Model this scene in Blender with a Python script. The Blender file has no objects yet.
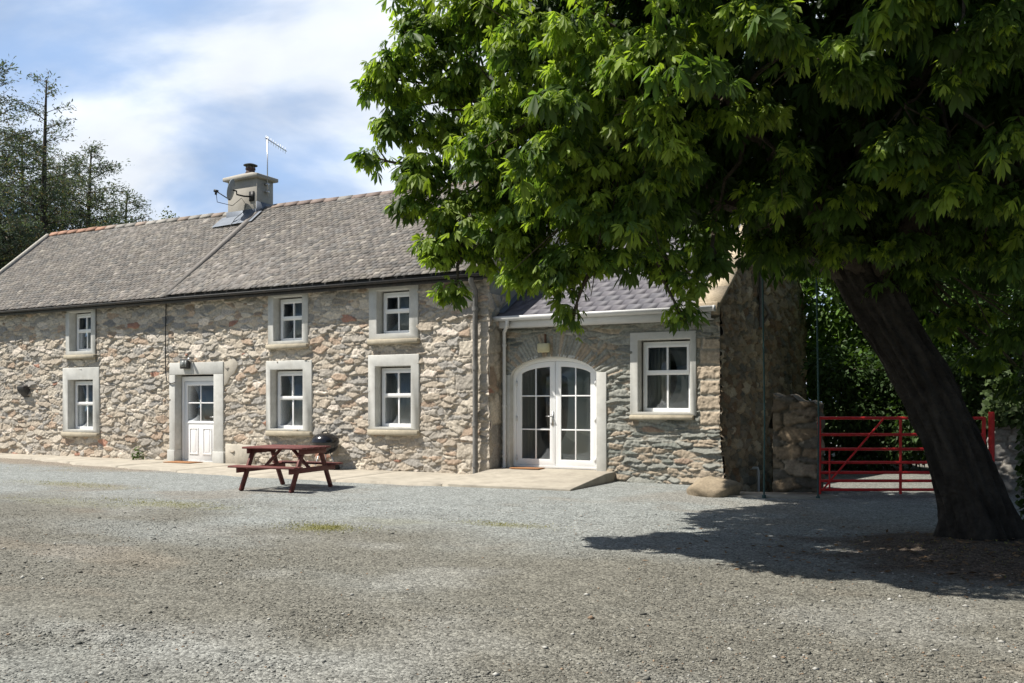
import bpy, math, numpy as np
from mathutils import Vector, Matrix
R = np.random.default_rng(7)
sc = bpy.context.scene
COL = sc.collection
f = 887.0; PSI = math.radians(28.4); CO, SI = math.cos(PSI), math.sin(PSI); H = 1.5

def P(x, y, d):
    """a point seen at photo pixel x,y at real distance d along the view axis"""
    u = (x-512)/f*d
    return np.array((u*CO-d*SI, u*SI+d*CO, H+(401-y)/f*d))

# ------------------------------------------------------------------ helpers
def tag(o, label=None, cat=None, group=None, kind=None):
    if label: o['label'] = label
    if cat: o['category'] = cat
    if group: o['group'] = group
    if kind: o['kind'] = kind
    return o
def empty(name, loc=(0, 0, 0), rz=0):
    o = bpy.data.objects.new(name, None); COL.objects.link(o)
    o.location = loc; o.rotation_euler = (0, 0, rz); o.empty_display_size = .2
    return o
def link(name, me, mat, parent=None):
    o = bpy.data.objects.new(name, me); COL.objects.link(o)
    if mat: me.materials.append(mat)
    if parent: o.parent = parent
    return o
def mk(name, V, F, mat, parent=None, col=None, smooth=False, local=True):
    """V (n,3); F list/array of faces or list of arrays; col (n,3)"""
    V = np.asarray(V, dtype=np.float32)
    if parent is not None and local:
        rt_ = parent
        while rt_.parent: rt_ = rt_.parent
        V = V - np.array(PLOC.get(rt_.name, (0, 0, 0)), dtype=np.float32)
    me = bpy.data.meshes.new(name)
    arrs = F if isinstance(F, list) and len(F) and isinstance(F[0], np.ndarray) and F[0].ndim == 2 else None
    if isinstance(F, np.ndarray): arrs = [F]
    if arrs is not None:
        idx = np.concatenate([a.ravel() for a in arrs]).astype(np.int32)
        tot = np.concatenate([np.full(len(a), a.shape[1]) for a in arrs]).astype(np.int32)
    else:
        idx = np.concatenate([np.asarray(a) for a in F]).astype(np.int32)
        tot = np.array([len(a) for a in F], dtype=np.int32)
    st = np.concatenate(([0], np.cumsum(tot)[:-1])).astype(np.int32)
    me.vertices.add(len(V)); me.vertices.foreach_set('co', V.ravel())
    me.loops.add(len(idx)); me.loops.foreach_set('vertex_index', idx)
    me.polygons.add(len(tot)); me.polygons.foreach_set('loop_start', st); me.polygons.foreach_set('loop_total', tot)
    me.update(calc_edges=True); me.validate()
    if smooth: me.polygons.foreach_set('use_smooth', np.ones(len(me.polygons), dtype=bool))
    if col is not None:
        c = np.ones((len(V), 4), dtype=np.float32); c[:, :3] = col
        a = me.color_attributes.new('Col', 'FLOAT_COLOR', 'POINT'); a.data.foreach_set('color', c.ravel())
    return link(name, me, mat, parent)
PLOC = {}
def thing(name, label, cat, loc=(0, 0, 0), group=None):
    o = empty(name, loc); PLOC[o.name] = loc
    return tag(o, label, cat, group)

class MB:
    def __init__(s): s.v = []; s.f = []; s.c = []
    def add(s, v, fs, c=(1, 1, 1)):
        b = len(s.v); s.v += [tuple(p) for p in v]; s.f += [[i+b for i in q] for q in fs]; s.c += [c]*len(v); return s
    def box(s, x0, x1, y0, y1, z0, z1, c=(1, 1, 1), bev=0, M=None):
        if bev <= 0:
            v = [(x, y, z) for x in (x0, x1) for y in (y0, y1) for z in (z0, z1)]
            fs = [(0, 1, 3, 2), (4, 6, 7, 5), (0, 4, 5, 1), (2, 3, 7, 6), (0, 2, 6, 4), (1, 5, 7, 3)]
        else:
            v = []; fs = []; key = {}
            for ix, x in enumerate((x0, x1)):
                for iy, y in enumerate((y0, y1)):
                    for iz, z in enumerate((z0, z1)):
                        sx, sy, sz = (1-2*ix)*bev, (1-2*iy)*bev, (1-2*iz)*bev
                        for a, q in enumerate(((x, y+sy, z+sz), (x+sx, y, z+sz), (x+sx, y+sy, z))):
                            key[(ix, iy, iz, a)] = len(v); v.append(q)
            k = lambda ix, iy, iz, a: key[(ix, iy, iz, a)]
            for i in (0, 1):
                fs.append([k(i, 0, 0, 0), k(i, 1, 0, 0), k(i, 1, 1, 0), k(i, 0, 1, 0)])
                fs.append([k(0, i, 0, 1), k(1, i, 0, 1), k(1, i, 1, 1), k(0, i, 1, 1)])
                fs.append([k(0, 0, i, 2), k(1, 0, i, 2), k(1, 1, i, 2), k(0, 1, i, 2)])
                for j in (0, 1):
                    fs.append([k(i, j, 0, 0), k(i, j, 1, 0), k(i, j, 1, 1), k(i, j, 0, 1)])
                    fs.append([k(i, 0, j, 0), k(i, 1, j, 0), k(i, 1, j, 2), k(i, 0, j, 2)])
                    fs.append([k(0, i, j, 1), k(1, i, j, 1), k(1, i, j, 2), k(0, i, j, 2)])
                    for l in (0, 1):
                        fs.append([k(i, j, l, 0), k(i, j, l, 1), k(i, j, l, 2)])
        if M is not None: v = [tuple(M @ Vector(p)) for p in v]
        return s.add(v, fs, c)
    def tube(s, pts, rad, n=8, c=(1, 1, 1), cap=True, wob=0):
        pts = [Vector(p) for p in pts]
        if not hasattr(rad, '__len__'): rad = [rad]*len(pts)
        v = []; fs = []
        up = Vector((0, 0, 1))
        t0 = (pts[1]-pts[0]).normalized()
        a = t0.cross(up if abs(t0.z) < .9 else Vector((1, 0, 0))).normalized()
        for i, p in enumerate(pts):
            t = (pts[min(i+1, len(pts)-1)]-pts[max(i-1, 0)]).normalized()
            a = (a - t*a.dot(t)).normalized(); b = t.cross(a)
            for k in range(n):
                w = 2*math.pi*k/n
                r = rad[i]*(1+wob*math.sin(3*w+i*.4)+wob*.7*math.sin(7*w+i*.9))
                v.append(p+a*math.cos(w)*r+b*math.sin(w)*r)
        for i in range(len(pts)-1):
            for k in range(n):
                fs.append([i*n+k, i*n+(k+1) % n, (i+1)*n+(k+1) % n, (i+1)*n+k])
        if cap: fs += [list(range(n))[::-1], [(len(pts)-1)*n+k for k in range(n)]]
        return s.add(v, fs, c)
    def lathe(s, prof, cx, cy, n=24, c=(1, 1, 1)):
        v = [(cx+r*math.cos(2*math.pi*k/n), cy+r*math.sin(2*math.pi*k/n), z) for r, z in prof for k in range(n)]
        fs = [[i*n+k, i*n+(k+1) % n, (i+1)*n+(k+1) % n, (i+1)*n+k] for i in range(len(prof)-1) for k in range(n)]
        return s.add(v, fs, c)
    def prism(s, poly, axis, a0, a1, c=(1, 1, 1)):
        """poly in the two other axes, extruded along axis"""
        n = len(poly)
        def q(p, a):
            return {'x': (a, p[0], p[1]), 'y': (p[0], a, p[1]), 'z': (p[0], p[1], a)}[axis]
        v = [q(p, a0) for p in poly]+[q(p, a1) for p in poly]
        fs = [list(range(n))[::-1], [n+k for k in range(n)]]+[[k, (k+1) % n, n+(k+1) % n, n+k] for k in range(n)]
        return s.add(v, fs, c)
    def ring(s, outer, inner, y0, y1, c=(1, 1, 1), yin=None):
        """frame in the XZ plane between two loops of equal length, from y0 (front) to y1 (back)"""
        n = len(outer); yi = y1 if yin is None else yin
        v = [(p[0], y0, p[1]) for p in outer]+[(p[0], y0, p[1]) for p in inner]+[(p[0], y1, p[1]) for p in outer]+[(p[0], yi, p[1]) for p in inner]
        fs = []
        for k in range(n):
            j = (k+1) % n
            fs += [[k, j, n+j, n+k], [n+k, n+j, 3*n+j, 3*n+k], [k, 2*n+k, 2*n+j, j], [2*n+k, 3*n+k, 3*n+j, 2*n+j]]
        return s.add(v, fs, c)
    def build(s, name, mat, parent=None, smooth=False, bevel=0):
        o = mk(name, np.array(s.v), s.f, mat, parent, np.array(s.c), smooth)
        import bmesh
        bm = bmesh.new(); bm.from_mesh(o.data); bmesh.ops.recalc_face_normals(bm, faces=bm.faces); bm.to_mesh(o.data); bm.free()
        if smooth:
            for p in o.data.polygons: p.use_smooth = True
            o.data.set_sharp_from_angle(angle=math.radians(40))
        if bevel:
            m = o.modifiers.new('bevel', 'BEVEL'); m.width = bevel; m.segments = 2; m.limit_method = 'ANGLE'
        return o

# value noise
_T = np.random.default_rng(3).random((256, 256))
def vn(x, y, s=0):
    x = np.asarray(x, float)+s*17.31; y = np.asarray(y, float)+s*9.77
    ix = np.floor(x).astype(int); iy = np.floor(y).astype(int)
    fx = x-ix; fy = y-iy; fx = fx*fx*(3-2*fx); fy = fy*fy*(3-2*fy)
    g = lambda a, b: _T[a & 255, b & 255]
    return (g(ix, iy)*(1-fx)+g(ix+1, iy)*fx)*(1-fy)+(g(ix, iy+1)*(1-fx)+g(ix+1, iy+1)*fx)*fy
def fbm(x, y, s=0, o=4):
    r = 0; a = .5; t = 0
    for k in range(o): r = r+a*vn(x*2**k, y*2**k, s+k*5); t += a; a *= .5
    return r/t-.5
def sst(a, b, x):
    t = np.clip((x-a)/(b-a), 0, 1); return t*t*(3-2*t)
def h01(a, b, s):
    return np.modf(np.abs(np.sin(a*127.1+b*311.7+s*74.7)*43758.5453))[0]

# ------------------------------------------------------------------ materials
def nt(name):
    m = bpy.data.materials.new(name); m.use_nodes = True
    t = m.node_tree; t.nodes.clear()
    return m, t, t.nodes, t.links
def N(t, typ, **kw):
    n = t.nodes.new(typ)
    for k, v in kw.items():
        if k.startswith('i_'):
            key = k[2:]
            key = int(key) if key.isdigit() else key.replace('_', ' ')
            n.inputs[key].default_value = v
        else: setattr(n, k, v)
    return n
def surf(name, color=(.5, .5, .5), rough=.8, attr=False, nscale=12, namt=.25, bump=.3, bscale=60, bdist=.01, metal=0, spec=.3, stain=0, staincol=(.1, .09, .07), stscale=1.5):
    m, t, nn, L = nt(name)
    out = N(t, 'ShaderNodeOutputMaterial'); b = N(t, 'ShaderNodeBsdfPrincipled', i_Roughness=rough, i_Metallic=metal)
    b.inputs['Specular IOR Level'].default_value = spec
    tc = N(t, 'ShaderNodeTexCoord')
    n1 = N(t, 'ShaderNodeTexNoise', i_Scale=nscale, i_Detail=6.0, i_Roughness=.6); L.new(tc.outputs['Object'], n1.inputs['Vector'])
    mr = N(t, 'ShaderNodeMapRange'); mr.inputs[1].default_value = .25; mr.inputs[2].default_value = .75
    mr.inputs[3].default_value = 1-namt; mr.inputs[4].default_value = 1+namt; L.new(n1.outputs[0], mr.inputs[0])
    mx = N(t, 'ShaderNodeMix', data_type='RGBA', blend_type='MULTIPLY'); mx.inputs[0].default_value = 1
    if attr:
        a = N(t, 'ShaderNodeAttribute', attribute_name='Col'); L.new(a.outputs['Color'], mx.inputs[6])
    else: mx.inputs[6].default_value = (*color, 1)
    L.new(mr.outputs[0], mx.inputs[7])
    last = mx.outputs[2]
    if stain > 0:
        n3 = N(t, 'ShaderNodeTexNoise', i_Scale=stscale, i_Detail=8.0, i_Roughness=.7); L.new(tc.outputs['Object'], n3.inputs['Vector'])
        r3 = N(t, 'ShaderNodeMapRange'); r3.inputs[1].default_value = .48; r3.inputs[2].default_value = .68; r3.inputs[4].default_value = stain
        L.new(n3.outputs[0], r3.inputs[0])
        m3 = N(t, 'ShaderNodeMix', data_type='RGBA'); L.new(r3.outputs[0], m3.inputs[0]); L.new(last, m3.inputs[6]); m3.inputs[7].default_value = (*staincol, 1)
        last = m3.outputs[2]
    L.new(last, b.inputs['Base Color'])
    if bump:
        n2 = N(t, 'ShaderNodeTexNoise', i_Scale=bscale, i_Detail=5.0); L.new(tc.outputs['Object'], n2.inputs['Vector'])
        bp = N(t, 'ShaderNodeBump', i_Strength=bump, i_Distance=bdist); L.new(n2.outputs[0], bp.inputs['Height']); L.new(bp.outputs[0], b.inputs['Normal'])
    L.new(b.outputs[0], out.inputs[0])
    return m
M = {}
M['stone'] = surf('rubble_stone', attr=True, rough=.92, nscale=25, namt=.28, bump=.5, bscale=70, bdist=.012, spec=.15)
M['plaster'] = surf('painted_plaster', (.54, .535, .50), .9, nscale=5, namt=.14, bump=.3, bscale=50, bdist=.004, stain=.5, staincol=(.42, .40, .35), stscale=3)
M['plpatch'] = surf('old_plaster', (.46, .42, .35), .9, nscale=6, namt=.2, bump=.5, bscale=25, bdist=.01, stain=.5, staincol=(.36, .32, .27), stscale=4)
M['sill'] = surf('sill_stone', (.42, .37, .28), .9, nscale=9, namt=.2, bump=.3, stain=.4, staincol=(.24, .21, .15), stscale=4)
M['render'] = surf('grey_render', (.33, .33, .31), .92, nscale=2, namt=.12, bump=.3, bscale=40, stain=.4, staincol=(.22, .215, .2), stscale=1)
M['upvc'] = surf('white_plastic', (.86, .86, .85), .35, nscale=3, namt=.02, bump=0, spec=.5)
M['gutterw'] = surf('white_gutter', (.68, .68, .67), .4, nscale=4, namt=.05, bump=0, spec=.5, stain=.15, staincol=(.35, .36, .33), stscale=3)
M['slate'] = surf('slate', attr=True, rough=.85, nscale=14, namt=.3, bump=.7, bscale=30, bdist=.015, spec=.2, stain=.4, staincol=(.28, .265, .235), stscale=7)
M['slate2'] = surf('new_slate', attr=True, rough=.6, nscale=10, namt=.1, bump=.15, bscale=40, bdist=.004, spec=.4)
M['iron'] = surf('dark_iron', (.05, .05, .05), .6, nscale=20, namt=.3, bump=.1, stain=.4, staincol=(.13, .1, .08), stscale=5)
M['pipe'] = surf('grey_cast_pipe', (.17, .165, .155), .7, nscale=8, namt=.25, bump=.2, stain=.4, staincol=(.3, .28, .25), stscale=4)
M['dark'] = surf('dark_interior', (.10, .095, .09), .9, bump=0, namt=.1)
M['curtain'] = surf('grey_curtain', (.46, .43, .38), .95, bump=.2, namt=.1, bscale=30)
M['concrete'] = surf('concrete', (.36, .325, .265), .9, nscale=4, namt=.16, bump=.4, bscale=60, bdist=.006, stain=.6, staincol=(.22, .20, .165), stscale=2.6)
M['chim'] = surf('chimney_render', (.38, .355, .31), .92, nscale=5, namt=.15, bump=.4, bscale=40, stain=.45, staincol=(.22, .21, .18), stscale=2.5)
M['lead'] = surf('lead_flashing', (.15, .17, .20), .6, nscale=6, namt=.15, bump=.3, bscale=25, metal=.3)
M['terra'] = surf('clay_ridge', attr=True, rough=.85, nscale=20, namt=.25, bump=.3)
M['redwood'] = surf('red_stained_wood', (.13, .04, .034), .6, nscale=9, namt=.35, bump=.3, bscale=40, bdist=.004, stain=.45, staincol=(.21, .09, .07), stscale=6)
M['black'] = surf('black_enamel', (.012, .012, .014), .18, nscale=9, namt=.1, bump=0, spec=.6)
M['metal'] = surf('galvanised_metal', (.5, .5, .5), .4, nscale=20, namt=.15, bump=0, metal=.9)
M['dishm'] = surf('grey_dish', (.33, .36, .37), .5, nscale=9, namt=.1, bump=0)
M['blackplastic'] = surf('black_plastic', (.02, .02, .02), .5, bump=0, namt=.1)
M['mat'] = surf('coir_mat', (.30, .15, .07), .97, nscale=60, namt=.4, bump=.8, bscale=200, bdist=.008)
M['lampy'] = surf('cream_lamp_glass', (.55, .50, .30), .4, nscale=9, namt=.1, bump=0, spec=.5)
M['bark'] = surf('bark', attr=True, rough=.95, nscale=9, namt=.35, bump=1.0, bscale=18, bdist=.05, spec=.1)
M['red'] = surf('red_gate_paint', (.62, .03, .03), .5, nscale=12, namt=.2, bump=.15, stain=.3, staincol=(.2, .04, .03), stscale=8)
M['rope'] = surf('teal_rope', (.05, .095, .09), .9, nscale=90, namt=.3, bump=.5, bscale=250)
M['pebble'] = surf('pebbles', attr=True, rough=.9, nscale=60, namt=.2, bump=.2, bscale=120, bdist=.003, spec=.2)
M['ornw'] = surf('white_china', (.7, .7, .66), .4, bump=0, namt=.03)
M['ornr'] = surf('red_china', (.4, .02, .03), .4, bump=0, namt=.03)

def leafmat(name, trans=.4, rough=.5, gloss=.35):
    m, t, nn, L = nt(name)
    out = N(t, 'ShaderNodeOutputMaterial'); b = N(t, 'ShaderNodeBsdfPrincipled', i_Roughness=rough)
    b.inputs['Specular IOR Level'].default_value = gloss
    a = N(t, 'ShaderNodeAttribute', attribute_name='Col')
    L.new(a.outputs['Color'], b.inputs['Base Color'])
    tr = N(t, 'ShaderNodeBsdfTranslucent')
    mm = N(t, 'ShaderNodeMix', data_type='RGBA', blend_type='MULTIPLY'); mm.inputs[0].default_value = 1; mm.inputs[7].default_value = (1.7, 1.8, .6, 1)
    L.new(a.outputs['Color'], mm.inputs[6]); L.new(mm.outputs[2], tr.inputs[0])
    mx = N(t, 'ShaderNodeMixShader'); mx.inputs[0].default_value = trans
    L.new(b.outputs[0], mx.inputs[1]); L.new(tr.outputs[0], mx.inputs[2]); L.new(mx.outputs[0], out.inputs[0])
    return m
M['leaf'] = leafmat('chestnut_leaf', .48, .5, .25)
M['bgleaf'] = leafmat('background_leaf', .25, .6, .25)

def glassmat():
    m, t, nn, L = nt('window_glass')
    out = N(t, 'ShaderNodeOutputMaterial')
    g = N(t, 'ShaderNodeBsdfGlossy', i_Roughness=.02); g.inputs[0].default_value = (.9, .95, 1, 1)
    tr = N(t, 'ShaderNodeBsdfTransparent'); tr.inputs[0].default_value = (.75, .78, .76, 1)
    fr = N(t, 'ShaderNodeFresnel', i_IOR=1.5)
    mx = N(t, 'ShaderNodeMixShader'); L.new(fr.outputs[0], mx.inputs[0]); L.new(tr.outputs[0], mx.inputs[1]); L.new(g.outputs[0], mx.inputs[2])
    L.new(mx.outputs[0], out.inputs[0]); return m
M['glass'] = glassmat()

def gravelmat():
    m, t, nn, L = nt('gravel_ground')
    out = N(t, 'ShaderNodeOutputMaterial'); b = N(t, 'ShaderNodeBsdfPrincipled', i_Roughness=.95); b.inputs['Specular IOR Level'].default_value = .15
    geo = N(t, 'ShaderNodeNewGeometry')
    a = N(t, 'ShaderNodeAttribute', attribute_name='Col')
    v1 = N(t, 'ShaderNodeTexVoronoi', i_Scale=46.0, i_Randomness=1.0); L.new(geo.outputs['Position'], v1.inputs['Vector'])
    v2 = N(t, 'ShaderNodeTexVoronoi', i_Scale=120.0); L.new(geo.outputs['Position'], v2.inputs['Vector'])
    # per stone value
    sep = N(t, 'ShaderNodeSeparateColor'); L.new(v1.outputs['Color'], sep.inputs[0])
    sep2 = N(t, 'ShaderNodeSeparateColor'); L.new(v2.outputs['Color'], sep2.inputs[0])
    r1 = N(t, 'ShaderNodeMapRange'); r1.inputs[3].default_value = .55; r1.inputs[4].default_value = 1.45; L.new(sep.outputs[0], r1.inputs[0])
    r2 = N(t, 'ShaderNodeMapRange'); r2.inputs[3].default_value = .7; r2.inputs[4].default_value = 1.35; L.new(sep2.outputs[0], r2.inputs[0])
    mu = N(t, 'ShaderNodeMath', operation='MULTIPLY'); L.new(r1.outputs[0], mu.inputs[0]); L.new(r2.outputs[0], mu.inputs[1])
    # alpha of Col = how clean the stones lie (dirt hides them)
    n0 = N(t, 'ShaderNodeTexNoise', i_Scale=3.0, i_Detail=9.0, i_Roughness=.8); L.new(geo.outputs['Position'], n0.inputs['Vector'])
    r0 = N(t, 'ShaderNodeMapRange'); r0.inputs[1].default_value = .3; r0.inputs[2].default_value = .7; r0.inputs[3].default_value = .78; r0.inputs[4].default_value = 1.22; L.new(n0.outputs[0], r0.inputs[0])
    m2 = N(t, 'ShaderNodeMath', operation='MULTIPLY'); L.new(mu.outputs[0], m2.inputs[0]); L.new(r0.outputs[0], m2.inputs[1])
    mx = N(t, 'ShaderNodeMix', data_type='RGBA', blend_type='MULTIPLY'); mx.inputs[0].default_value = 1
    L.new(a.outputs['Color'], mx.inputs[6]); L.new(m2.outputs[0], mx.inputs[7]); L.new(mx.outputs[2], b.inputs['Base Color'])
    inv = N(t, 'ShaderNodeMath', operation='SUBTRACT'); inv.inputs[0].default_value = 1; L.new(v1.outputs['Distance'], inv.inputs[1])
    ad = N(t, 'ShaderNodeMath', operation='MULTIPLY_ADD'); L.new(v2.outputs['Distance'], ad.inputs[0]); ad.inputs[1].default_value = -.4; L.new(inv.outputs[0], ad.inputs[2])
    bp = N(t, 'ShaderNodeBump', i_Strength=.8, i_Distance=.013); L.new(ad.outputs[0], bp.inputs['Height']); L.new(bp.outputs[0], b.inputs['Normal'])
    L.new(b.outputs[0], out.inputs[0]); return m
M['gravel'] = gravelmat()

# ------------------------------------------------------------------ world, sun, camera
SUN_AZ = math.radians(50); SUN_EL = math.radians(58)     # light travels to +X,+Y (sun in front-left of the facade)
w = bpy.data.worlds.new('World'); sc.world = w; w.use_nodes = True
t = w.node_tree; t.nodes.clear(); L = t.links
out = N(t, 'ShaderNodeOutputWorld')
sky = N(t, 'ShaderNodeTexSky', sky_type='NISHITA', sun_disc=False, sun_elevation=SUN_EL)
sd = Vector((-math.sin(SUN_AZ), -math.cos(SUN_AZ)))         # horizontal direction towards the sun
sky.sun_rotation = math.atan2(sd.x, sd.y)
sky.dust_density = 1.0; sky.air_density = 1.0; sky.ozone_density = 1.5
bg1 = N(t, 'ShaderNodeBackground', i_Strength=.065); L.new(sky.outputs[0], bg1.inputs[0])
bg2 = N(t, 'ShaderNodeBackground', i_Strength=.72); bg2.inputs[0].default_value = (.84, .91, 1, 1)
tc = N(t, 'ShaderNodeTexCoord'); sx = N(t, 'ShaderNodeSeparateXYZ'); L.new(tc.outputs['Generated'], sx.inputs[0])
az = N(t, 'ShaderNodeMath', operation='ADD'); L.new(sx.outputs[2], az.inputs[0]); az.inputs[1].default_value = .22
dx = N(t, 'ShaderNodeMath', operation='DIVIDE'); L.new(sx.outputs[0], dx.inputs[0]); L.new(az.outputs[0], dx.inputs[1])
dy = N(t, 'ShaderNodeMath', operation='DIVIDE'); L.new(sx.outputs[1], dy.inputs[0]); L.new(az.outputs[0], dy.inputs[1])
cb = N(t, 'ShaderNodeCombineXYZ'); L.new(dx.outputs[0], cb.inputs[0]); L.new(dy.outputs[0], cb.inputs[1])
mp = N(t, 'ShaderNodeMapping'); mp.inputs[1].default_value = (7.7, 2.2, 0); mp.inputs[3].default_value = (.9, 1.15, 1); L.new(cb.outputs[0], mp.inputs[0])
cn = N(t, 'ShaderNodeTexNoise', i_Scale=1.7, i_Detail=9.0, i_Roughness=.5, i_Distortion=.3); L.new(mp.outputs[0], cn.inputs[0])
cr = N(t, 'ShaderNodeMapRange', interpolation_type='SMOOTHSTEP'); cr.inputs[1].default_value = .40; cr.inputs[2].default_value = .57; cr.inputs[3].default_value = .75; cr.inputs[4].default_value = .97
L.new(cn.outputs[0], cr.inputs[0])
cn2 = N(t, 'ShaderNodeTexNoise', i_Scale=2.2, i_Detail=6.0, i_Roughness=.5); L.new(mp.outputs[0], cn2.inputs[0])
c2 = N(t, 'ShaderNodeMapRange'); c2.inputs[1].default_value = .3; c2.inputs[2].default_value = .7; c2.inputs[3].default_value = .62; c2.inputs[4].default_value = .84
L.new(cn2.outputs[0], c2.inputs[0]); L.new(c2.outputs[0], bg2.inputs[1])
cw_ = N(t, 'ShaderNodeMapRange', interpolation_type='SMOOTHSTEP'); cw_.inputs[1].default_value = .35; cw_.inputs[2].default_value = .60; L.new(cn.outputs[0], cw_.inputs[0])
cmx = N(t, 'ShaderNodeMix', data_type='RGBA'); cmx.inputs[6].default_value = (.42, .60, .92, 1); cmx.inputs[7].default_value = (.88, .93, 1, 1)
L.new(cw_.outputs[0], cmx.inputs[0]); L.new(cmx.outputs[2], bg2.inputs[0])
dt = N(t, 'ShaderNodeVectorMath', operation='DOT_PRODUCT'); dt.inputs[1].default_value = (-SI, CO, 0); L.new(tc.outputs['Generated'], dt.inputs[0])
dr_ = N(t, 'ShaderNodeMapRange', interpolation_type='SMOOTHSTEP'); dr_.inputs[1].default_value = .05; dr_.inputs[2].default_value = .55; dr_.inputs[3].default_value = .03; dr_.inputs[4].default_value = 1.0  # unseen clouds behind the camera removed to cut the fill light
L.new(dt.outputs['Value'], dr_.inputs[0])
cm = N(t, 'ShaderNodeMath', operation='MULTIPLY'); L.new(cr.outputs[0], cm.inputs[0]); L.new(dr_.outputs[0], cm.inputs[1])
ms = N(t, 'ShaderNodeMixShader'); L.new(cm.outputs[0], ms.inputs[0]); L.new(bg1.outputs[0], ms.inputs[1]); L.new(bg2.outputs[0], ms.inputs[2]); L.new(ms.outputs[0], out.inputs[0])

sl = bpy.data.lights.new('sun', 'SUN'); sl.energy = 5.0; sl.angle = math.radians(.53); sl.color = (1, .95, .87)
so = bpy.data.objects.new('sun', sl); COL.objects.link(so)
dirv = Vector((math.sin(SUN_AZ)*math.cos(SUN_EL), math.cos(SUN_AZ)*math.cos(SUN_EL), -math.sin(SUN_EL)))
so.rotation_euler = dirv.to_track_quat('-Z', 'Y').to_euler(); so.location = (-10, -5, 20)

cam = bpy.data.cameras.new('camera'); co = bpy.data.objects.new('camera', cam); COL.objects.link(co)
co.location = (0, 0, H); co.rotation_euler = (math.radians(90), 0, PSI)
cam.sensor_width = 36; cam.lens = f/1024*36; cam.shift_y = (401-341.5)/1024; cam.clip_end = 3000; cam.clip_start = .05
sc.camera = co
sc.view_settings.view_transform = 'Standard'; sc.view_settings.look = 'None'; sc.view_settings.gamma = 1; sc.view_settings.exposure = .58

# ------------------------------------------------------------------ rubble masonry
def rubble(U, V, cw, ch, seed, wmax=.8, jit=.8, p=2.6, warp=.25):
    Uw = U/cw+warp*fbm(U*2.2, V*2.2, seed)*4*.5; Vw = V/ch+warp*fbm(U*1.6+9, V*2.2, seed+3)*4*.8
    j0 = np.floor(Vw); F1 = np.full(U.shape, 9.); F2 = F1.copy()
    I = np.zeros_like(F1); J = np.zeros_like(F1); DX = np.zeros_like(F1); DY = np.zeros_like(F1)
    for dj in range(-2, 3):
        j = j0+dj; off = .5*np.mod(j, 2)+.3*h01(j, 1, seed)
        i0 = np.floor(Uw-off)
        for di in range(-2, 3):
            i = i0+di
            cx = i+off+.5+jit*(h01(i, j, seed)-.5); cy = j+.5+jit*(h01(i, j, seed+1)-.5)*.9
            wt = wmax*(h01(i, j, seed+2)**2.2)*1.6
            dx = Uw-cx; dy = Vw-cy
            D = (np.abs(dx)**p+np.abs(dy)**p)**(1/p)-wt
            lt = D < F1
            F2 = np.where(lt, F1, np.minimum(F2, D)); 
            I = np.where(lt, i, I); J = np.where(lt, j, J); DX = np.where(lt, dx, DX); DY = np.where(lt, dy, DY)
            F1 = np.where(lt, D, F1)
    return F2-F1, I, J, DX, DY

def palette(r, cols, cum):
    out = np.zeros(r.shape+(3,)); lo = 0
    for c, hi in zip(cols, cum):
        m = (r >= lo) & (r < hi); out[m] = c; lo = hi
    return out
MAIN = ([(.43, .37, .295), (.385, .35, .30), (.50, .445, .365), (.39, .30, .225), (.32, .30, .27), (.60, .53, .45), (.36, .20, .145)], [.28, .52, .74, .82, .93, .99, 1.01])
ANX = ([(.265, .268, .238), (.215, .225, .20), (.31, .31, .275), (.35, .29, .22), (.43, .36, .27), (.28, .21, .16)], [.40, .66, .88, .935, .975, 1.01])
MORT = np.array((.41, .365, .30)); MORTA = np.array((.30, .28, .235))

def stone_wall(name, parent, u0, u1, v0, v1, res, world, keep, pal, mort, cw, ch, seed, special=None, depth=.045, gap=.10, p=2.6, warp=.25):
    nu = int((u1-u0)/res)+1; nv = int((v1-v0)/res)+1
    U, V = np.meshgrid(np.linspace(u0, u1, nu), np.linspace(v0, v1, nv))
    e, I, J, DX, DY = rubble(U, V, cw, ch, seed, p=p, warp=warp)
    r = h01(I, J, seed+5); r2 = h01(I, J, seed+6); r3 = h01(I, J, seed+7); r4 = h01(I, J, seed+8)
    if special is not None:
        e, r, r2, r3, r4, DX, DY = special(U, V, e, r, r2, r3, r4, DX, DY)
    rough = fbm(U*9, V*9, seed+4, 4)
    e2 = e+rough*.12
    k = sst(gap*.15, gap+.10, e2)
    col = palette(r, *pal)*(.78+.44*r2)[..., None]
    tint = fbm(U*.5, V*.5, seed+12, 3)
    col = col*(1+.35*tint)[..., None]
    km = sst(gap*.35, gap*.9, e2)[..., None]
    col = col*km+(mort*(1+.5*rough[..., None]+.3*tint[..., None]))*(1-km)
    hgt = k*(depth*(.35+.85*r3))+k*(DX*(r4-.5)*.05+DY*(r2-.75)*.05)+(rough+fbm(U*26, V*26, seed+9, 2)*.5)*.026*(.5+k)
    W = world(U, V, hgt)
    idx = np.arange(nu*nv).reshape(nv, nu)
    Fq = np.stack([idx[:-1, :-1], idx[:-1, 1:], idx[1:, 1:], idx[1:, :-1]], -1).reshape(-1, 4)
    cu = (U[:-1, :-1]+res/2).ravel(); cv = (V[:-1, :-1]+res/2).ravel()
    Fq = Fq[keep(cu, cv)]
    used = np.unique(Fq); mp_ = np.full(nu*nv, -1); mp_[used] = np.arange(len(used))
    return mk(name, W.reshape(-1, 3)[used], mp_[Fq], M['stone'], parent, col.reshape(-1, 3)[used], smooth=True)

def inrect(u, v, r, m=0):
    return (u > r[0]+m) & (u < r[1]-m) & (v > r[2]+m) & (v < r[3]-m)

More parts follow.
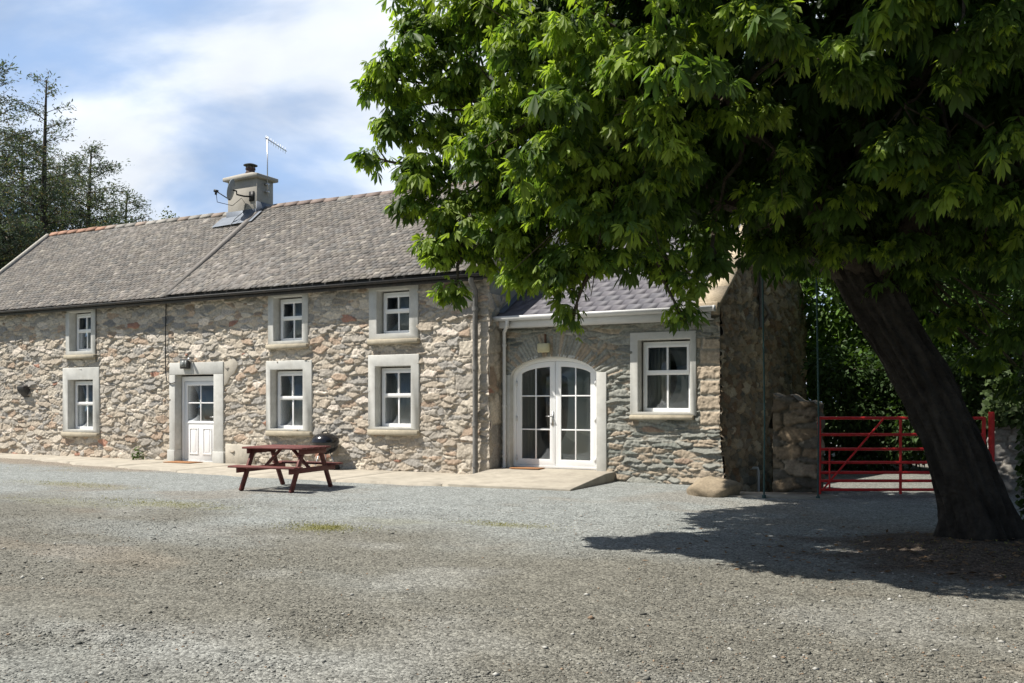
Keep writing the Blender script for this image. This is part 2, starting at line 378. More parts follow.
# ------------------------------------------------------------------ windows and doors
def rectl(x0, x1, z0, z1): return [(x0, z0), (x1, z0), (x1, z1), (x0, z1)]
def window(parent, Y, o, i, sill, curtain=True, top_over=0, label=None, zt=None):
    """o surround rect, i frame rect (x0,x1,z0,z1), Y wall plane"""
    i = (i[0]+.03, i[1]+.085, i[2], i[3]-.03); x0, x1, z0, z1 = i; yf = Y+.15
    b = MB(); fw = .07; zm = zt if zt else (z0+z1)/2+.04
    b.ring(rectl(x0, x1, z0, z1), rectl(x0+fw, x1-fw, z0+fw, z1-fw), yf, yf+.07)
    xm = (x0+x1)/2
    b.box(x0+fw, x1-fw, yf+.005, yf+.06, zm-.042, zm+.042)
    # the opening top sash stands slightly proud
    b.ring(rectl(x0+fw-.02, x1-fw+.02, zm-.02, z1-fw+.02), rectl(x0+fw+.03, x1-fw-.03, zm+.045, z1-fw-.035), yf-.018, yf+.02)
    b.box(xm-.018, xm+.018, yf+.012, yf+.05, z0+fw, zm-.035)
    b.box(xm-.018, xm+.018, yf-.004, yf+.05, zm+.035, z1-fw-.028)
    wdw = b.build('window', M['upvc'], parent, bevel=.004)
    if label: wdw['label'] = label
    g = MB(); g.box(x0+fw-.01, x1-fw+.01, yf+.028, yf+.034, z0+fw-.01, z1-fw+.01); g.build('pane', M['glass'], wdw)
    s = MB(); d = .045
    inn = rectl(x0+.012, x1-.012, z0+.012, z1-.01)
    # splayed painted surround: front band and deep reveal
    ir = rectl(i[0]-.035 if i[0]-.035 > o[0]+.05 else i[0], i[1]+.012, i[2], i[3]+.03)
    s.ring(rectl(*o), ir, Y-d, Y+.3)
    s.build('surround', M['plaster'], wdw, bevel=.012)
    k = MB(); k.box(sill[0]+.05, sill[1]-.03, Y-.12, Y+.13, sill[2]+.02, sill[3], bev=.012); k.build('sill', M['sill'], wdw)
    if curtain:
        c = MB(); n = 24; xa = x0-.1; xb = xm+.02
        pts = [(xa+(xb-xa)*q/n, yf+.10+.02*math.sin(q*1.9)) for q in range(n+1)]
        for q in range(n):
            (xa_, ya_), (xb_, yb_) = pts[q], pts[q+1]
            c.add([(xa_, ya_, z0-.1), (xb_, yb_, z0-.1), (xb_, yb_, z1+.1), (xa_, ya_, z1+.1)], [(0, 1, 2, 3)])
        c.build('curtain', M['curtain'], wdw, smooth=True)
    return wdw

# ------------------------------------------------------------------ farmhouse
FY = 15.0
house = thing('farmhouse', 'long two storey rubble stone farmhouse with old grey slate roof and white windows', 'house', (-17.5, 15, 0))
WU = [((-21.46, -20.27, 2.70, 3.98), (-21.30, -20.54, 2.80, 3.82), (-21.50, -20.20, 2.58, 2.70)),
      ((-14.34, -13.17, 2.76, 3.98), (-14.17, -13.44, 2.84, 3.82), (-14.40, -13.12, 2.64, 2.76)),
      ((-11.51, -10.26, 2.78, 3.98), (-11.30, -10.58, 2.90, 3.80), (-11.55, -10.20, 2.66, 2.78))]
WL = [((-21.58, -20.12, .68, 2.37), (-21.36, -20.46, .76, 2.05), (-21.60, -20.08, .55, .68)),
      ((-14.40, -13.06, .83, 2.40), (-14.26, -13.42, .88, 2.20), (-14.40, -13.02, .70, .83)),
      ((-11.53, -10.24, .90, 2.46), (-11.34, -10.54, .96, 2.22), (-11.55, -10.20, .77, .90))]
DO = (-17.59, -15.36+.0, -.02, 2.42); 
dsur = (-17.52, -15.70, 0, 2.42)
holes = [a[0] for a in WU+WL]+[dsur]
def keep_main(u, v):
    k = np.ones(u.shape, bool)
    for r in holes: k &= ~inrect(u, v, r, .05)
    return k
def quoin_main(U, V, e, r, r2, r3, r4, DX, DY):
    V = V+.05*fbm(U*2.5, V*1.2, 44); row = np.floor(V/.34); ln = .34+.34*np.mod(row, 2)+.1*h01(row, 2, 9)
    uu = -8.62-U
    m = (uu < ln) & (h01(row, 6, 1) > .38)
    nr = 3 if False else 0
    ee = np.minimum(np.minimum(ln-uu, (V/.34-row)*.34), (1-(V/.34-row))*.34)*4
    e = np.where(m, ee, e); r = np.where(m, np.where(h01(row, 4, 4) > .3, .6, .35), r); r2 = np.where(m, .35+.3*h01(row, 3, 3), r2)
    r3 = np.where(m, .35, r3); r4 = np.where(m, .5, r4); DX = np.where(m, 0, DX); DY = np.where(m, 0, DY)
    # low course of large blocks near ground, and a few big faced stones
    return e, r, r2, r3, r4, DX, DY
stone_wall('wall', house, -26.5, -8.60, -.15, 4.05, .0165, lambda U, V, h: np.stack([U, FY-h, V], -1), keep_main, MAIN, MORT, .205, .082, 11, quoin_main, depth=.024, gap=.10, p=2.2)
# return wall (faces +X) between house and extension, then rendered gable above
stone_wall('return_wall', house, 14.96, 15.75, -.1, 3.6, .03, lambda U, V, h: np.stack([-8.62+h, U, V], -1), lambda u, v: u > 0, MAIN, MORT, .3, .25, 15, None, depth=.03)
def rz(X): return 6.74+(X+18)*(-.016)      # ridge height sags to the right
g = MB()
RID = 6.62
g.prism([(15.02, 2.9), (15.02, 3.86), (18.0, rz(-8.6)-.10), (21.2, 3.86), (21.2, 0), (15.8, 0), (15.8, 2.9)], 'x', -8.95, -8.61)
g.build('gable_wall', M['render'], house)
g = MB(); g.prism([(15.06, 0), (15.06, 3.86), (18.0, rz(-26)-.12), (21.2, 3.86), (21.2, 0)], 'x', -26.5, -26.15)
g.build('gable_wall', M['render'], house)
g = MB(); g.box(-26.14, -8.96, 21.0, 21.3, 0, 3.9); g.build('rear_wall', M['render'], house)
g = MB(); g.box(-26.1, -8.97, 15.5, 20.9, -.05, .06); g.box(-26.1, -8.97, 18.4, 18.45, .06, 3.7); g.box(-26.1, -8.97, 15.3, 20.9, 2.48, 2.56)
g.build('interior', M['dark'], house)

def slates(name, parent, x0, x1, eaveY, eaveZ, ridY, ridZf, ex, sw, cols, mat, jitter=1., th=.006, seed=1, off=0., backs=True):
    """courses of overlapping slates on a slope; ridZf(x) gives the ridge height"""
    rr = np.random.default_rng(seed); Vs = []; Fs = []; Cs = []
    x_mid = (x0+x1)/2
    slope = math.hypot(ridY-eaveY, ridZf(x_mid)-eaveZ); n = int(slope/ex)+1; ex = slope/n
    for j in range(n):
        nx = int(round(abs(x1-x0)/sw)); o = (.5 if j % 2 else 0)
        for i in range(-1, nx+1):
            a = x0+(i+o)*sw+rr.normal(0, .006)*jitter; b = a+sw-rr.uniform(.002, .010)*jitter
            a = max(a, x0); b = min(b, x1)
            if b-a < .03: continue
            t0 = (j*ex-.012+rr.normal(0, .005)*jitter)/slope; t1 = min((j*ex+ex*2.0)/slope, 1.0)
            if jitter > .6 and rr.random() < .012: t0 -= .03/slope; t1 -= .03/slope
            if t1 <= t0: continue
            lift0 = .008+abs(rr.normal(0, .003))*jitter+off; lift1 = .004+off; tw = rr.normal(0, .002)*jitter
            vv = []
            for (x, s) in ((a, -1), (b, 1)):
                dy = ridY-eaveY; dz = ridZf(x)-eaveZ; sag = .045*math.sin(x*.55+1)*math.sin(math.pi*t0)*jitter
                nrm = np.array((0, -dz, dy))/math.hypot(dy, dz)*(1 if dy > 0 else -1)
                if nrm[2] < 0: nrm = -nrm
                p0 = np.array((x, eaveY+dy*t0, eaveZ+dz*t0+sag)); p1 = np.array((x, eaveY+dy*t1, eaveZ+dz*t1+sag))
                cut = rr.uniform(0, .008)*jitter
                p0b = p0+(p1-p0)*(cut/ex/2)
                vv += [p0b+nrm*(lift0+tw*s), p1+nrm*(lift1), p0b+nrm*(lift0+tw*s-th)]
            k = len(Vs); Vs += vv
            Fs += [[k, k+3, k+4, k+1], [k+2, k+5, k+3, k], [k, k+1, k+2], [k+3, k+5, k+4]]
            c = np.array(cols[rr.choice(len(cols), p=None)])*(rr.uniform(.80, 1.2) if jitter > .5 else rr.uniform(.92, 1.08))
            if jitter > .6 and rr.random() < .05: c = c*1.5
            Cs += [c]*6
    return mk(name, np.array(Vs), Fs, mat, parent, np.array(Cs))
SL = [(.165, .152, .14), (.19, .172, .155), (.145, .138, .13), (.215, .195, .17), (.17, .152, .136)]
EZ = 3.99; EY = 14.74
roof = MB()
for (xa, xb, o) in ((-26.45, -17.3, 0), (-17.3, -8.55, .05)):
    zA, zB = rz(xa), rz(xb)
    roof.add([(xa, EY, EZ-.03+o), (xb, EY, EZ-.03+o), (xb, 18, zB-.03+o), (xa, 18, zA-.03+o), (xa, EY, EZ-.08), (xb, EY, EZ-.08), (xb, 18, zB-.10), (xa, 18, zA-.10)],
             [(0, 1, 2, 3), (4, 7, 6, 5), (0, 4, 5, 1), (0, 3, 7, 4), (1, 5, 6, 2)])
    roof.add([(xa, 21.35, EZ-.1), (xb, 21.35, EZ-.1), (xb, 18, zB-.03), (xa, 18, zA-.03), (xa, 21.35, EZ-.15), (xb, 21.35, EZ-.15), (xb, 18, zB-.10), (xa, 18, zA-.10)],
             [(0, 3, 2, 1), (4, 5, 6, 7), (0, 1, 5, 4), (0, 4, 7, 3), (1, 2, 6, 5)])
roofo = roof.build('roof', M['iron'], house)
slates('slates', roofo, -26.42, -17.42, EY-.03, EZ, 18, rz, .118, .17, SL, M['slate'], .8, seed=2)
slates('slates', roofo, -17.3, -8.52, EY-.03, EZ, 18, rz, .118, .17, SL, M['slate'], 1.1, seed=3, off=.05)
slates('slates', roofo, -26.42, -8.52, 21.36, EZ-.1, 18, rz, .25, .35, SL, M['slate'], .6, seed=4)
rt = MB(); x = -26.45
rr = np.random.default_rng(5)
while x < -8.55:
    o = 0.05 if x > -17.3 else 0
    c = np.array((.30, .17, .115)) if x < -24.0 else (np.array((.24, .19, .155)) if rr.random() < .5 else np.array((.25, .235, .21)))
    if x > -17.2 and rr.random() < .7: c = np.array((.18, .14, .12))
    c = tuple(c*rr.uniform(.8, 1.2)); x2 = min(x+.44, -8.52); zz = rz(x)+o; dz = rr.normal(0, .006)
    pr = [(17.84, zz-.12+dz), (17.87, zz-.06+dz), (17.95, zz+.02+dz), (18.05, zz+.02+dz), (18.13, zz-.06+dz), (18.16, zz-.12+dz)]
    rt.prism(pr, 'x', x, x2-.008, c); x += .45
rt.build('ridge_tiles', M['terra'], roofo)
# mortared verge on the left and join strip between the two roofs
for (xa, xb, o, c) in ((-26.52, -26.42, -.02, (.36, .34, .30)), (-17.43, -17.29, .0, (.18, .165, .15)), (-8.56, -8.46, .03, (.35, .33, .30))):
    vg = MB(); zt = rz(xa); n = Vector((0, -(zt-EZ), 18-EY)).normalized()
    a = Vector((0, EY, EZ)); b = Vector((0, 17.85, zt-.09)); h0 = n*(-.08); h1 = n*(.075+o)
    vg.add([(xa, *(a+h0).yz), (xb, *(a+h0).yz), (xb, *(b+h0).yz), (xa, *(b+h0).yz), (xa, *(a+h1).yz), (xb, *(a+h1).yz), (xb, *(b+h1).yz), (xa, *(b+h1).yz)],
           [(0, 1, 2, 3), (4, 7, 6, 5), (0, 4, 5, 1), (1, 5, 6, 2), (2, 6, 7, 3), (3, 7, 4, 0)], c)
    vg.build('verge', M['terra'], roofo)
def gutter(name, parent, x0, x1, y, z, r, mat, n=8):
    b = MB(); pr = [(y+r*math.cos(a), z+r*math.sin(a)) for a in [math.pi+math.pi*k/n for k in range(n+1)]]
    pr += [(y+(r-.008)*math.cos(a), z+(r-.008)*math.sin(a)) for a in [2*math.pi-math.pi*k/n for k in range(n+1)]]
    b.prism(pr, 'x', x0, x1); return b.build(name, mat, parent)
gutter('gutter', house, -26.4, -8.62, EY-.035, EZ-.035, .05, M['iron'])
fa = MB(); fa.box(-26.1, -8.63, EY+.03, EY+.05, EZ-.15, EZ-.07); fa.box(-26.1, -8.63, EY+.05, FY-.01, EZ-.10, EZ-.085)
fa.build('fascia', M['iron'], house)
for a in WU: window(house, FY, *a, curtain=False)
for k, a in enumerate(WL): window(house, FY, *a, curtain=True)

# white panelled door in a moulded plaster surround
b = MB(); x0, x1, z0, z1 = -17.30, -16.05, .03, 2.09; yd = FY+.14
b.ring(rectl(x0, x1, z0, z1), rectl(x0+.06, x1-.06, z0+.04, z1-.11), yd, yd+.09)
xa, xb = x0+.065, x1-.065
b.ring(rectl(xa, xb, z0+.045, z1-.115), rectl(xa+.12, xb-.12, 1.02, z1-.22), yd+.01, yd+.05)
b.box(xa+.01, xb-.01, yd+.018, yd+.045, z0+.05, 1.01)
xm = (xa+xb)/2
b.box(xm-.014, xm+.014, yd+.012, yd+.045, 1.02, z1-.22); b.box(xa+.12, xb-.12, yd+.012, yd+.045, 1.44, 1.47)
b.box(xa+.04, xb-.04, yd-.003, yd+.012, .965, .985)
for s in (-1, 1):
    cx = xm+s*.225
    b.ring(rectl(cx-.15, cx+.15, .22, .86), rectl(cx-.12, cx+.12, .25, .83), yd-.005, yd+.02)
    b.box(cx-.08, cx+.08, yd+.000, yd+.02, .27, .81, bev=.008)
door = b.build('door', M['upvc'], house, bevel=.004)
g = MB(); g.box(xa+.11, xb-.11, yd+.026, yd+.032, 1.0, z1-.21); g.build('pane', M['glass'], door)
g = MB(); hx = xb-.05; g.box(hx-.02, hx+.02, yd-.008, yd+.012, .98, 1.22); g.tube([(hx, yd-.01, 1.12), (hx, yd-.05, 1.12), (hx-.13, yd-.05, 1.12)], .011)
g.build('handle', M['metal'], door)
s = MB()
out_ = [(-17.52, 0), (-17.52, 2.42), (-15.72, 2.42), (-15.72, 0)]; inn_ = [(-17.32, 0), (-17.32, 2.12), (-16.16, 2.12), (-16.16, 0)]
# three bands, butted
s.box(-17.52, -17.32, FY-.055, FY+.3, .32, 2.13); s.box(-16.03, -15.72, FY-.055, FY+.3, .32, 2.13)
s.box(-17.52, -15.72, FY-.055, FY+.3, 2.13, 2.42)
s.box(-17.56, -17.31, FY-.085, FY+.3, -.02, .32); s.box(-16.04, -15.68, FY-.085, FY+.3, -.02, .32)
s.build('surround', M['plaster'], door, bevel=.01)
p = MB(); poly = [(-15.73, 2.40), (-15.52, 2.45), (-15.42, 2.53), (-15.26, 2.34), (-15.38, 2.14), (-15.52, 2.06), (-15.60, 1.92), (-15.73, 1.84)]
p.prism(poly, 'y', FY-.035, FY+.02); p.build('plaster_patch', M['plpatch'], house, bevel=.01)
p = MB(); p.box(-15.67, -14.75, FY-.05, FY+.02, -.05, .50, bev=.02); p.build('plinth_block', surf('plinth_plaster', (.45, .41, .34), .9, bump=.3, stain=.4, staincol=(.33, .30, .25)), house)
# threshold
p = MB(); p.box(-17.31, -16.04, FY-.04, FY+.28, -.02, .035); p.build('threshold', M['concrete'], house)
# cast downpipe and cable
p = MB(); xx = -8.86; p.tube([(xx, EY-.03, EZ-.10), (xx, EY-.01, 3.80), (xx, FY-.12, 3.66), (xx, FY-.12, .08)], .052, 12)
for z in (3.3, 2.15, 1.05, .25): p.tube([(xx, FY-.12, z-.04), (xx, FY-.12, z+.04)], .066, 12)
p.build('downpipe', M['pipe'], house, smooth=True)
p = MB(); p.tube([(-17.62, FY-.062, 3.86), (-17.64, FY-.065, 3.0), (-17.63, FY-.065, 2.2), (-17.58, FY-.075, 1.98), (-17.44, FY-.075, 1.92), (-17.30, FY-.075, 1.94)], .013, 6)
p.build('cable', M['blackplastic'], house)
p = MB(); p.tube([(-20.2, FY-.065, 3.9), (-20.2, FY-.065, 2.5)], .011, 6); p.build('cable', M['blackplastic'], house)

# chimney
cx0, cx1, cy0, cy1 = -18.42, -17.34, 17.68, 18.30
b = MB(); b.box(cx0, cx1, cy0, cy1, 6.15, 7.50, bev=.012)
chim = b.build('chimney', M['chim'], house)
b = MB(); b.box(cx0-.10, cx1+.10, cy0-.10, cy1+.10, 7.50, 7.60, bev=.015)
a0, a1, a2, a3 = cx0-.08, cx1+.08, cy0-.08, cy1+.08
b.add([(a0, a2, 7.60), (a1, a2, 7.60), (a1, a3, 7.60), (a0, a3, 7.60), (-18.08, 17.84, 7.72), (-17.68, 17.84, 7.72), (-17.68, 18.14, 7.72), (-18.08, 18.14, 7.72)],
      [(0, 1, 5, 4), (1, 2, 6, 5), (2, 3, 7, 6), (3, 0, 4, 7), (4, 5, 6, 7)])
b.build('cap', M['chim'], chim)
b = MB(); b.lathe([(.13, 7.70), (.145, 7.74), (.12, 7.78), (.115, 7.83), (.135, 7.84), (.135, 7.88), (.10, 7.88), (.09, 7.8)], -17.88, 17.99, 20); b.build('chimney_pot', surf('clay_pot', (.085, .055, .05), .8), chim, smooth=True)
b = MB(); b.lathe([(.001, 8.02), (.10, 8.00), (.19, 7.965), (.19, 7.95), (.001, 7.98)], -17.88, 17.99, 20)
for k in range(4):
    a = k*math.pi/2+.4; b.tube([(-17.88+.11*math.cos(a), 17.99+.11*math.sin(a), 7.86), (-17.88+.13*math.cos(a), 17.99+.13*math.sin(a), 7.96)], .012, 6)
b.build('cowl', M['iron'], chim, smooth=True)
b = MB()
def roofz(y, X=-17.9, o=.06): return EZ+(rz(X)-EZ)*(y-EY)/(18-EY)+o
b.add([(cx0-.22, 17.30, roofz(17.30)), (cx1+.16, 17.30, roofz(17.30, o=.10)), (cx1+.16, 17.70, roofz(17.70, o=.11)), (cx0-.22, 17.70, roofz(17.70))], [(0, 1, 2, 3)])
b.box(cx0-.02, cx1+.02, cy0-.03, cy0-.002, 6.25, 6.66); b.box(cx1+.003, cx1+.03, cy0-.03, cy1+.02, 6.30, 6.86)
b.build('flashing', M['lead'], chim)

# satellite dish on the chimney front
dc = Vector((-17.86, 17.30, 7.14)); dn = Vector((-.86, -.45, .22)).normalized()
sat = thing('satellite_dish', 'grey satellite dish with feed arm mounted on the chimney', 'satellite dish', (-17.55, 17.67, 7.0))
a = dn.cross(Vector((0, 0, 1))).normalized(); bb = a.cross(dn)
v = []; fs = []; nr, ns = 6, 28
for layer in (0, 1):
    for i in range(nr+1):
        for k in range(ns):
            r = .29*i/nr; w_ = 2*math.pi*k/ns; q = dc+a*r*math.cos(w_)*.9+bb*r*math.sin(w_)+dn*(r*r*.45-layer*.012)
            v.append(tuple(q))
B = (nr+1)*ns
for i in range(nr):
    for k in range(ns):
        k2 = (k+1) % ns; fs.append([i*ns+k, i*ns+k2, (i+1)*ns+k2, (i+1)*ns+k]); fs.append([B+i*ns+k, B+(i+1)*ns+k, B+(i+1)*ns+k2, B+i*ns+k2])
for k in range(ns): fs.append([nr*ns+k, nr*ns+(k+1) % ns, B+nr*ns+(k+1) % ns, B+nr*ns+k])
b = MB(); b.add(v, fs); b.build('reflector', M['dishm'], sat, smooth=True)
b = MB(); low = dc-bb*.27; tip = dc+dn*.42-bb*.12
b.tube([low, tip], .014); b.build('feed_arm', M['blackplastic'], sat)
b = MB(); b.tube([tip-dn*.06, tip+dn*.05], .038, 12); b.tube([tip+Vector((0, 0, -.02)), tip+Vector((0, 0, -.10))], .03, 10); b.build('feed_horn', M['blackplastic'], sat)
b = MB(); wallp = Vector((-17.52, cy0-.01, 7.0)); b.tube([dc-dn*.03, dc-dn*.12, Vector((-17.75, 17.36, 7.02)), Vector((-17.6, 17.46, 6.98)), wallp], .022)
b.box(-17.60, -17.43, cy0-.03, cy0-.001, 6.88, 7.14); b.build('bracket', M['blackplastic'], sat)
b = MB(); b.tube([tip, tip+Vector((.05, 0, -.3)), Vector((-17.95, 17.4, 6.75)), Vector((-17.72, 17.5, 6.95)), Vector((-17.70, 17.64, 6.8)), Vector((-17.72, 17.60, 6.62)), Vector((-17.75, 17.3, 6.36)), Vector((-17.6, 16.9, 6.0))], .009, 6)
b.build('cable', M['blackplastic'], sat)
# television aerial
ax, ay = cx1+.07, 18.0
aer = thing('television_aerial', 'thin television aerial on a tall mast strapped to the chimney side', 'aerial', (ax, ay, 7.1))
b = MB(); b.tube([(ax, ay, 7.05), (ax, ay, 8.66)], .015); b.build('mast', M['metal'], aer)
b = MB(); dd = Vector((-.26, .97, -.03)).normalized(); p0 = Vector((ax, ay, 8.60))-dd*.12; p1 = p0+dd*1.2
b.tube([p0, p1], .013, 6); sd_ = dd.cross(Vector((0, 0, 1))).normalized()
for k in range(9):
    q = p0+dd*(.05+.135*k); b.tube([q-Vector((0, 0, .09)), q+Vector((0, 0, .09))], .005, 5)
b.build('antenna_boom', M['metal'], aer)
b = MB(); b.box(cx1+.001, ax+.03, ay-.05, ay+.05, 7.15, 7.19); b.box(cx1+.001, ax+.03, ay-.05, ay+.05, 7.35, 7.39)
rg = [(ax+.02+.12*math.cos(q), ay-.1, 7.28+.12*math.sin(q)) for q in np.linspace(0, 2*math.pi, 17)]
b.tube(rg, .007, 6, cap=False); b.build('bracket', M['metal'], aer)

# ------------------------------------------------------------------ extension
XY = 15.5
ext = thing('stone_extension', 'single storey blue-grey stone extension with arched white doors beside the farmhouse', 'house', (-6.4, 15.5, 0))
acx, aw, zs, zt = -7.48, .94, 1.93, 2.36      # arch centre, half width, spring, crown
def arch(x0, x1, z0, zs, zt, n=28):
    c = (x0+x1)/2; a = (x1-x0)/2
    pts = [(x0, z0)]+[(c-a*math.cos(math.pi*k/n)*1., zs+(zt-zs)*math.sin(math.pi*k/n)**.85) for k in range(n+1)]+[(x1, z0)]
    return pts
WR = (-5.88, -4.63, 1.24, 2.76)
def keep_ext(u, v):
    k = ~inrect(u, v, WR, .05)
    top = np.where(np.abs(u-acx) < aw+.01, zs+(zt-zs)*np.sqrt(np.clip(1-((u-acx)/(aw+.01))**2, 0, 1)), -9)
    k &= ~((np.abs(u-acx) < aw+.005) & (v < top))
    k &= ~inrect(u, v, (acx-aw-.16, acx+aw+.20, -1, 2.02), .03)
    return k
def sp_ext(U, V, e, r, r2, r3, r4, DX, DY):
    # radial voussoirs round the arch
    dx = U-acx; dz = (V-(zs-.35)); th = np.arctan2(dx, dz); 
    el = np.sqrt((dx/(aw))**2+((V-zs)/(zt-zs+.0))**2*1.0)
    topz = zs+(zt-zs)*np.sqrt(np.clip(1-(dx/aw)**2, 0, 1))
    rad = np.sqrt(dx**2+dz**2); r0 = np.where(np.abs(dx) < aw, (topz-(zs-.35))/np.maximum(np.cos(th), .2), 1.02)
    wv = .085; q = th*1.25/wv+.4*fbm(U*3, V*3, 8); cell = np.floor(q)
    lim = .42+.10*h01(cell, 7, 1)
    m = (rad > r0-.05) & (rad < r0+lim) & (V > zs-.02) & (np.abs(th) < 1.25)
    ee = np.minimum(np.minimum(q-cell, 1-(q-cell))*.9, (r0+lim-rad)*5)
    e = np.where(m, ee, e); r = np.where(m, np.where(h01(cell, 5, 2) > .30, np.where(h01(cell, 5, 2) > .6, .3, .7), .90), r); r2 = np.where(m, .3+.6*h01(cell, 3, 5), r2); r3 = np.where(m, h01(cell, 3, 7), r3)
    DX = np.where(m, 0, DX); DY = np.where(m, 0, DY)
    # cream quoins on the right corner
    V = V+.07*fbm(U*2.2+3, V*1.3, 45); hh = .27; row = np.floor((V+.02)/hh); ln = .36+.22*np.mod(row, 2); uu = -4.22-U
    m = (uu < ln) & (V > 1.0) & (V < 2.6)
    fr = (V+.02)/hh-row
    split = (h01(row, 2, 5) > .5) & (np.mod(row, 2) > .5)
    ed = np.minimum(np.minimum(ln-uu, uu+.1), np.minimum(fr, 1-fr)*hh); ed = np.where(split, np.minimum(ed, np.abs(uu-ln*.55)), ed)
    e = np.where(m, ed*5, e); r = np.where(m, .93, r); r2 = np.where(m, .85+.25*h01(row, 3, 3), r2); r3 = np.where(m, .3+.5*h01(row, 8, 3), r3); r4 = np.where(m, .5, r4); DX = np.where(m, 0, DX); DY = np.where(m, 0, DY)
    # tan boulders low down, at the right of the wall
    low = (V < .95) & (U > -6.3) & ~m
    r = np.where(low & (r < .8) & (r2 > .68-.3*sst(.8, .1, V)), .9, r)
    low2 = (V < .28)
    r = np.where(low2 & (r < .8), .83, r)
    return e, r, r2, r3, r4, DX, DY
def wx(U, V, h): 
    bat = .10*sst(1.1, 0, V)*sst(-5.3, -4.2, U)       # the corner spreads at its foot
    return np.stack([U+bat*1.0*sst(-4.6, -4.2, U), XY-h-bat, V], -1)
stone_wall('wall', ext, -8.62, -4.21, -.15, 3.16, .0145, wx, keep_ext, ANX, MORTA, .24, .058, 31, sp_ext, depth=.026, gap=.16, p=2.6, warp=.12)
def gtop(u): return np.where(u < 19.6, 3.22+.60*(u-15.5), 5.70-.45*(u-19.6))
GP = ([(.32, .245, .165), (.26, .21, .155), (.40, .315, .215), (.25, .165, .105), (.20, .18, .145), (.50, .41, .30)], [.3, .5, .7, .82, .96, 1.01])
def wg(U, V, h):
    bat = .10*sst(1.1, 0, V)*sst(16.2, 15.5, U)
    return np.stack([-4.23+h+bat, U-bat*sst(15.8, 15.4, U), V], -1)
stone_wall('gable_wall', ext, 15.46, 23.7, -.9, 5.75, .026, wg, lambda u, v: v < gtop(u), GP, np.array((.17, .15, .115)), .23, .10, 41, None, depth=.06, gap=.08)
g = MB(); g.prism([(15.52, 3.05), (15.52, 3.23), (19.6, 5.69), (23.7, 3.86), (23.7, 3.0), (23.4, -.8), (23.4, 3.3), (19.6, 5.4)], 'x', -4.56, -4.24); g.build('gable_core', M['render'], ext)
g = MB(); g.box(-8.6, -4.3, 23.4, 23.68, -.8, 3.8); g.build('rear_wall', M['render'], ext)
# skew stones on the gable
g = MB(); y = 15.36
rr = np.random.default_rng(8)
while y < 19.5:
    y2 = min(y+.55, 19.6); z0_, z1_ = 3.22+.6*(y-15.5), 3.22+.6*(y2-15.5)
    g.prism([(y, z0_+.02), (y2-.01, z1_+.02), (y2-.01, z1_+.11), (y, z0_+.11)], 'x', -4.60, -4.17, tuple(np.array((.42, .35, .25))*rr.uniform(.7, 1.1))); y = y2
y = 19.6
while y < 23.6:
    y2 = y+.6; z0_, z1_ = 5.70-.45*(y-19.6), 5.70-.45*(y2-19.6)
    g.prism([(y, z0_+.02), (y2-.01, z1_+.02), (y2-.01, z1_+.11), (y, z0_+.11)], 'x', -4.60, -4.17, (.2, .17, .13)); y = y2
g.box(-4.62, -4.20, 15.30, 15.50, 3.02, 3.24, (.40, .33, .24), bev=.02)
g.build('coping', M['stone'], ext)
S2 = [(.105, .10, .115), (.115, .108, .122), (.098, .096, .11), (.12, .114, .128)]
rf = MB(); e0 = Vector((0, 15.24, 3.16)); e1 = Vector((0, 19.6, 5.62)); e2 = Vector((0, 23.8, 3.75))
rf.add([(-8.6, e0.y, e0.z), (-4.56, e0.y, e0.z), (-4.56, e1.y, e1.z), (-8.6, e1.y, e1.z), (-8.6, e2.y, e2.z), (-4.56, e2.y, e2.z)], [(0, 1, 2, 3), (3, 2, 5, 4)])
rf.add([(-8.6, e0.y, e0.z-.06), (-4.56, e0.y, e0.z-.06), (-4.56, e1.y, e1.z-.06), (-8.6, e1.y, e1.z-.06), (-8.6, e2.y, e2.z-.06), (-4.56, e2.y, e2.z-.06)], [(0, 3, 2, 1), (3, 4, 5, 2)])
rfo = rf.build('roof', M['iron'], ext)
slates('slates', rfo, -8.58, -4.61, 15.21, 3.165, 19.6, lambda x: 5.625, .24, .30, S2, M['slate2'], .08, th=.008, seed=6)
slates('slates', rfo, -8.58, -4.61, 23.82, 3.75, 19.6, lambda x: 5.625, .24, .30, S2, M['slate2'], .08, th=.008, seed=9)
g = MB(); g.tube([(-8.58, 19.6, 5.65), (-4.6, 19.6, 5.65)], .09, 10); g.build('ridge_tiles', M['iron'], rfo)
# lead-dark abutment strip against the farmhouse gable
g = MB(); g.add([(-8.605, 15.3, 3.19+.05), (-8.45, 15.3, 3.19+.05), (-8.45, 19.6, 5.70), (-8.605, 19.6, 5.70)], [(0, 1, 2, 3)]); g.build('flashing', M['lead'], rfo)
g = MB(); g.box(-8.52, -4.30, 15.22, 15.24, 2.93, 3.13); g.box(-8.52, -4.30, 15.24, 15.45, 2.93, 2.95); g.build('fascia', M['gutterw'], ext)
gu = MB(); gy, gz = 15.155, 3.145
pr = [(gy-.065, gz+.005), (gy-.065, gz-.03), (gy-.045, gz-.065), (gy-.01, gz-.085), (gy+.062, gz-.085), (gy+.062, gz+.005), (gy+.05, gz+.005), (gy+.05, gz-.072), (gy-.008, gz-.072), (gy-.036, gz-.055), (gy-.054, gz-.025), (gy-.054, gz+.005)]
gu.prism(pr, 'x', -8.66, -4.22)
gu.box(-8.67, -8.655, gy-.068, gy+.065, gz-.09, gz+.01); gu.box(-4.225, -4.21, gy-.068, gy+.065, gz-.09, gz+.01); gu.build('gutter', M['gutterw'], ext)
p = MB(); xd = -8.50
p.tube([(-8.30, gy, gz-.07), (-8.30, gy, 2.98), (xd+.02, 15.36, 2.86), (xd, 15.40, 2.74), (xd, 15.40, .20), (xd, 15.34, .12)], .036, 12)
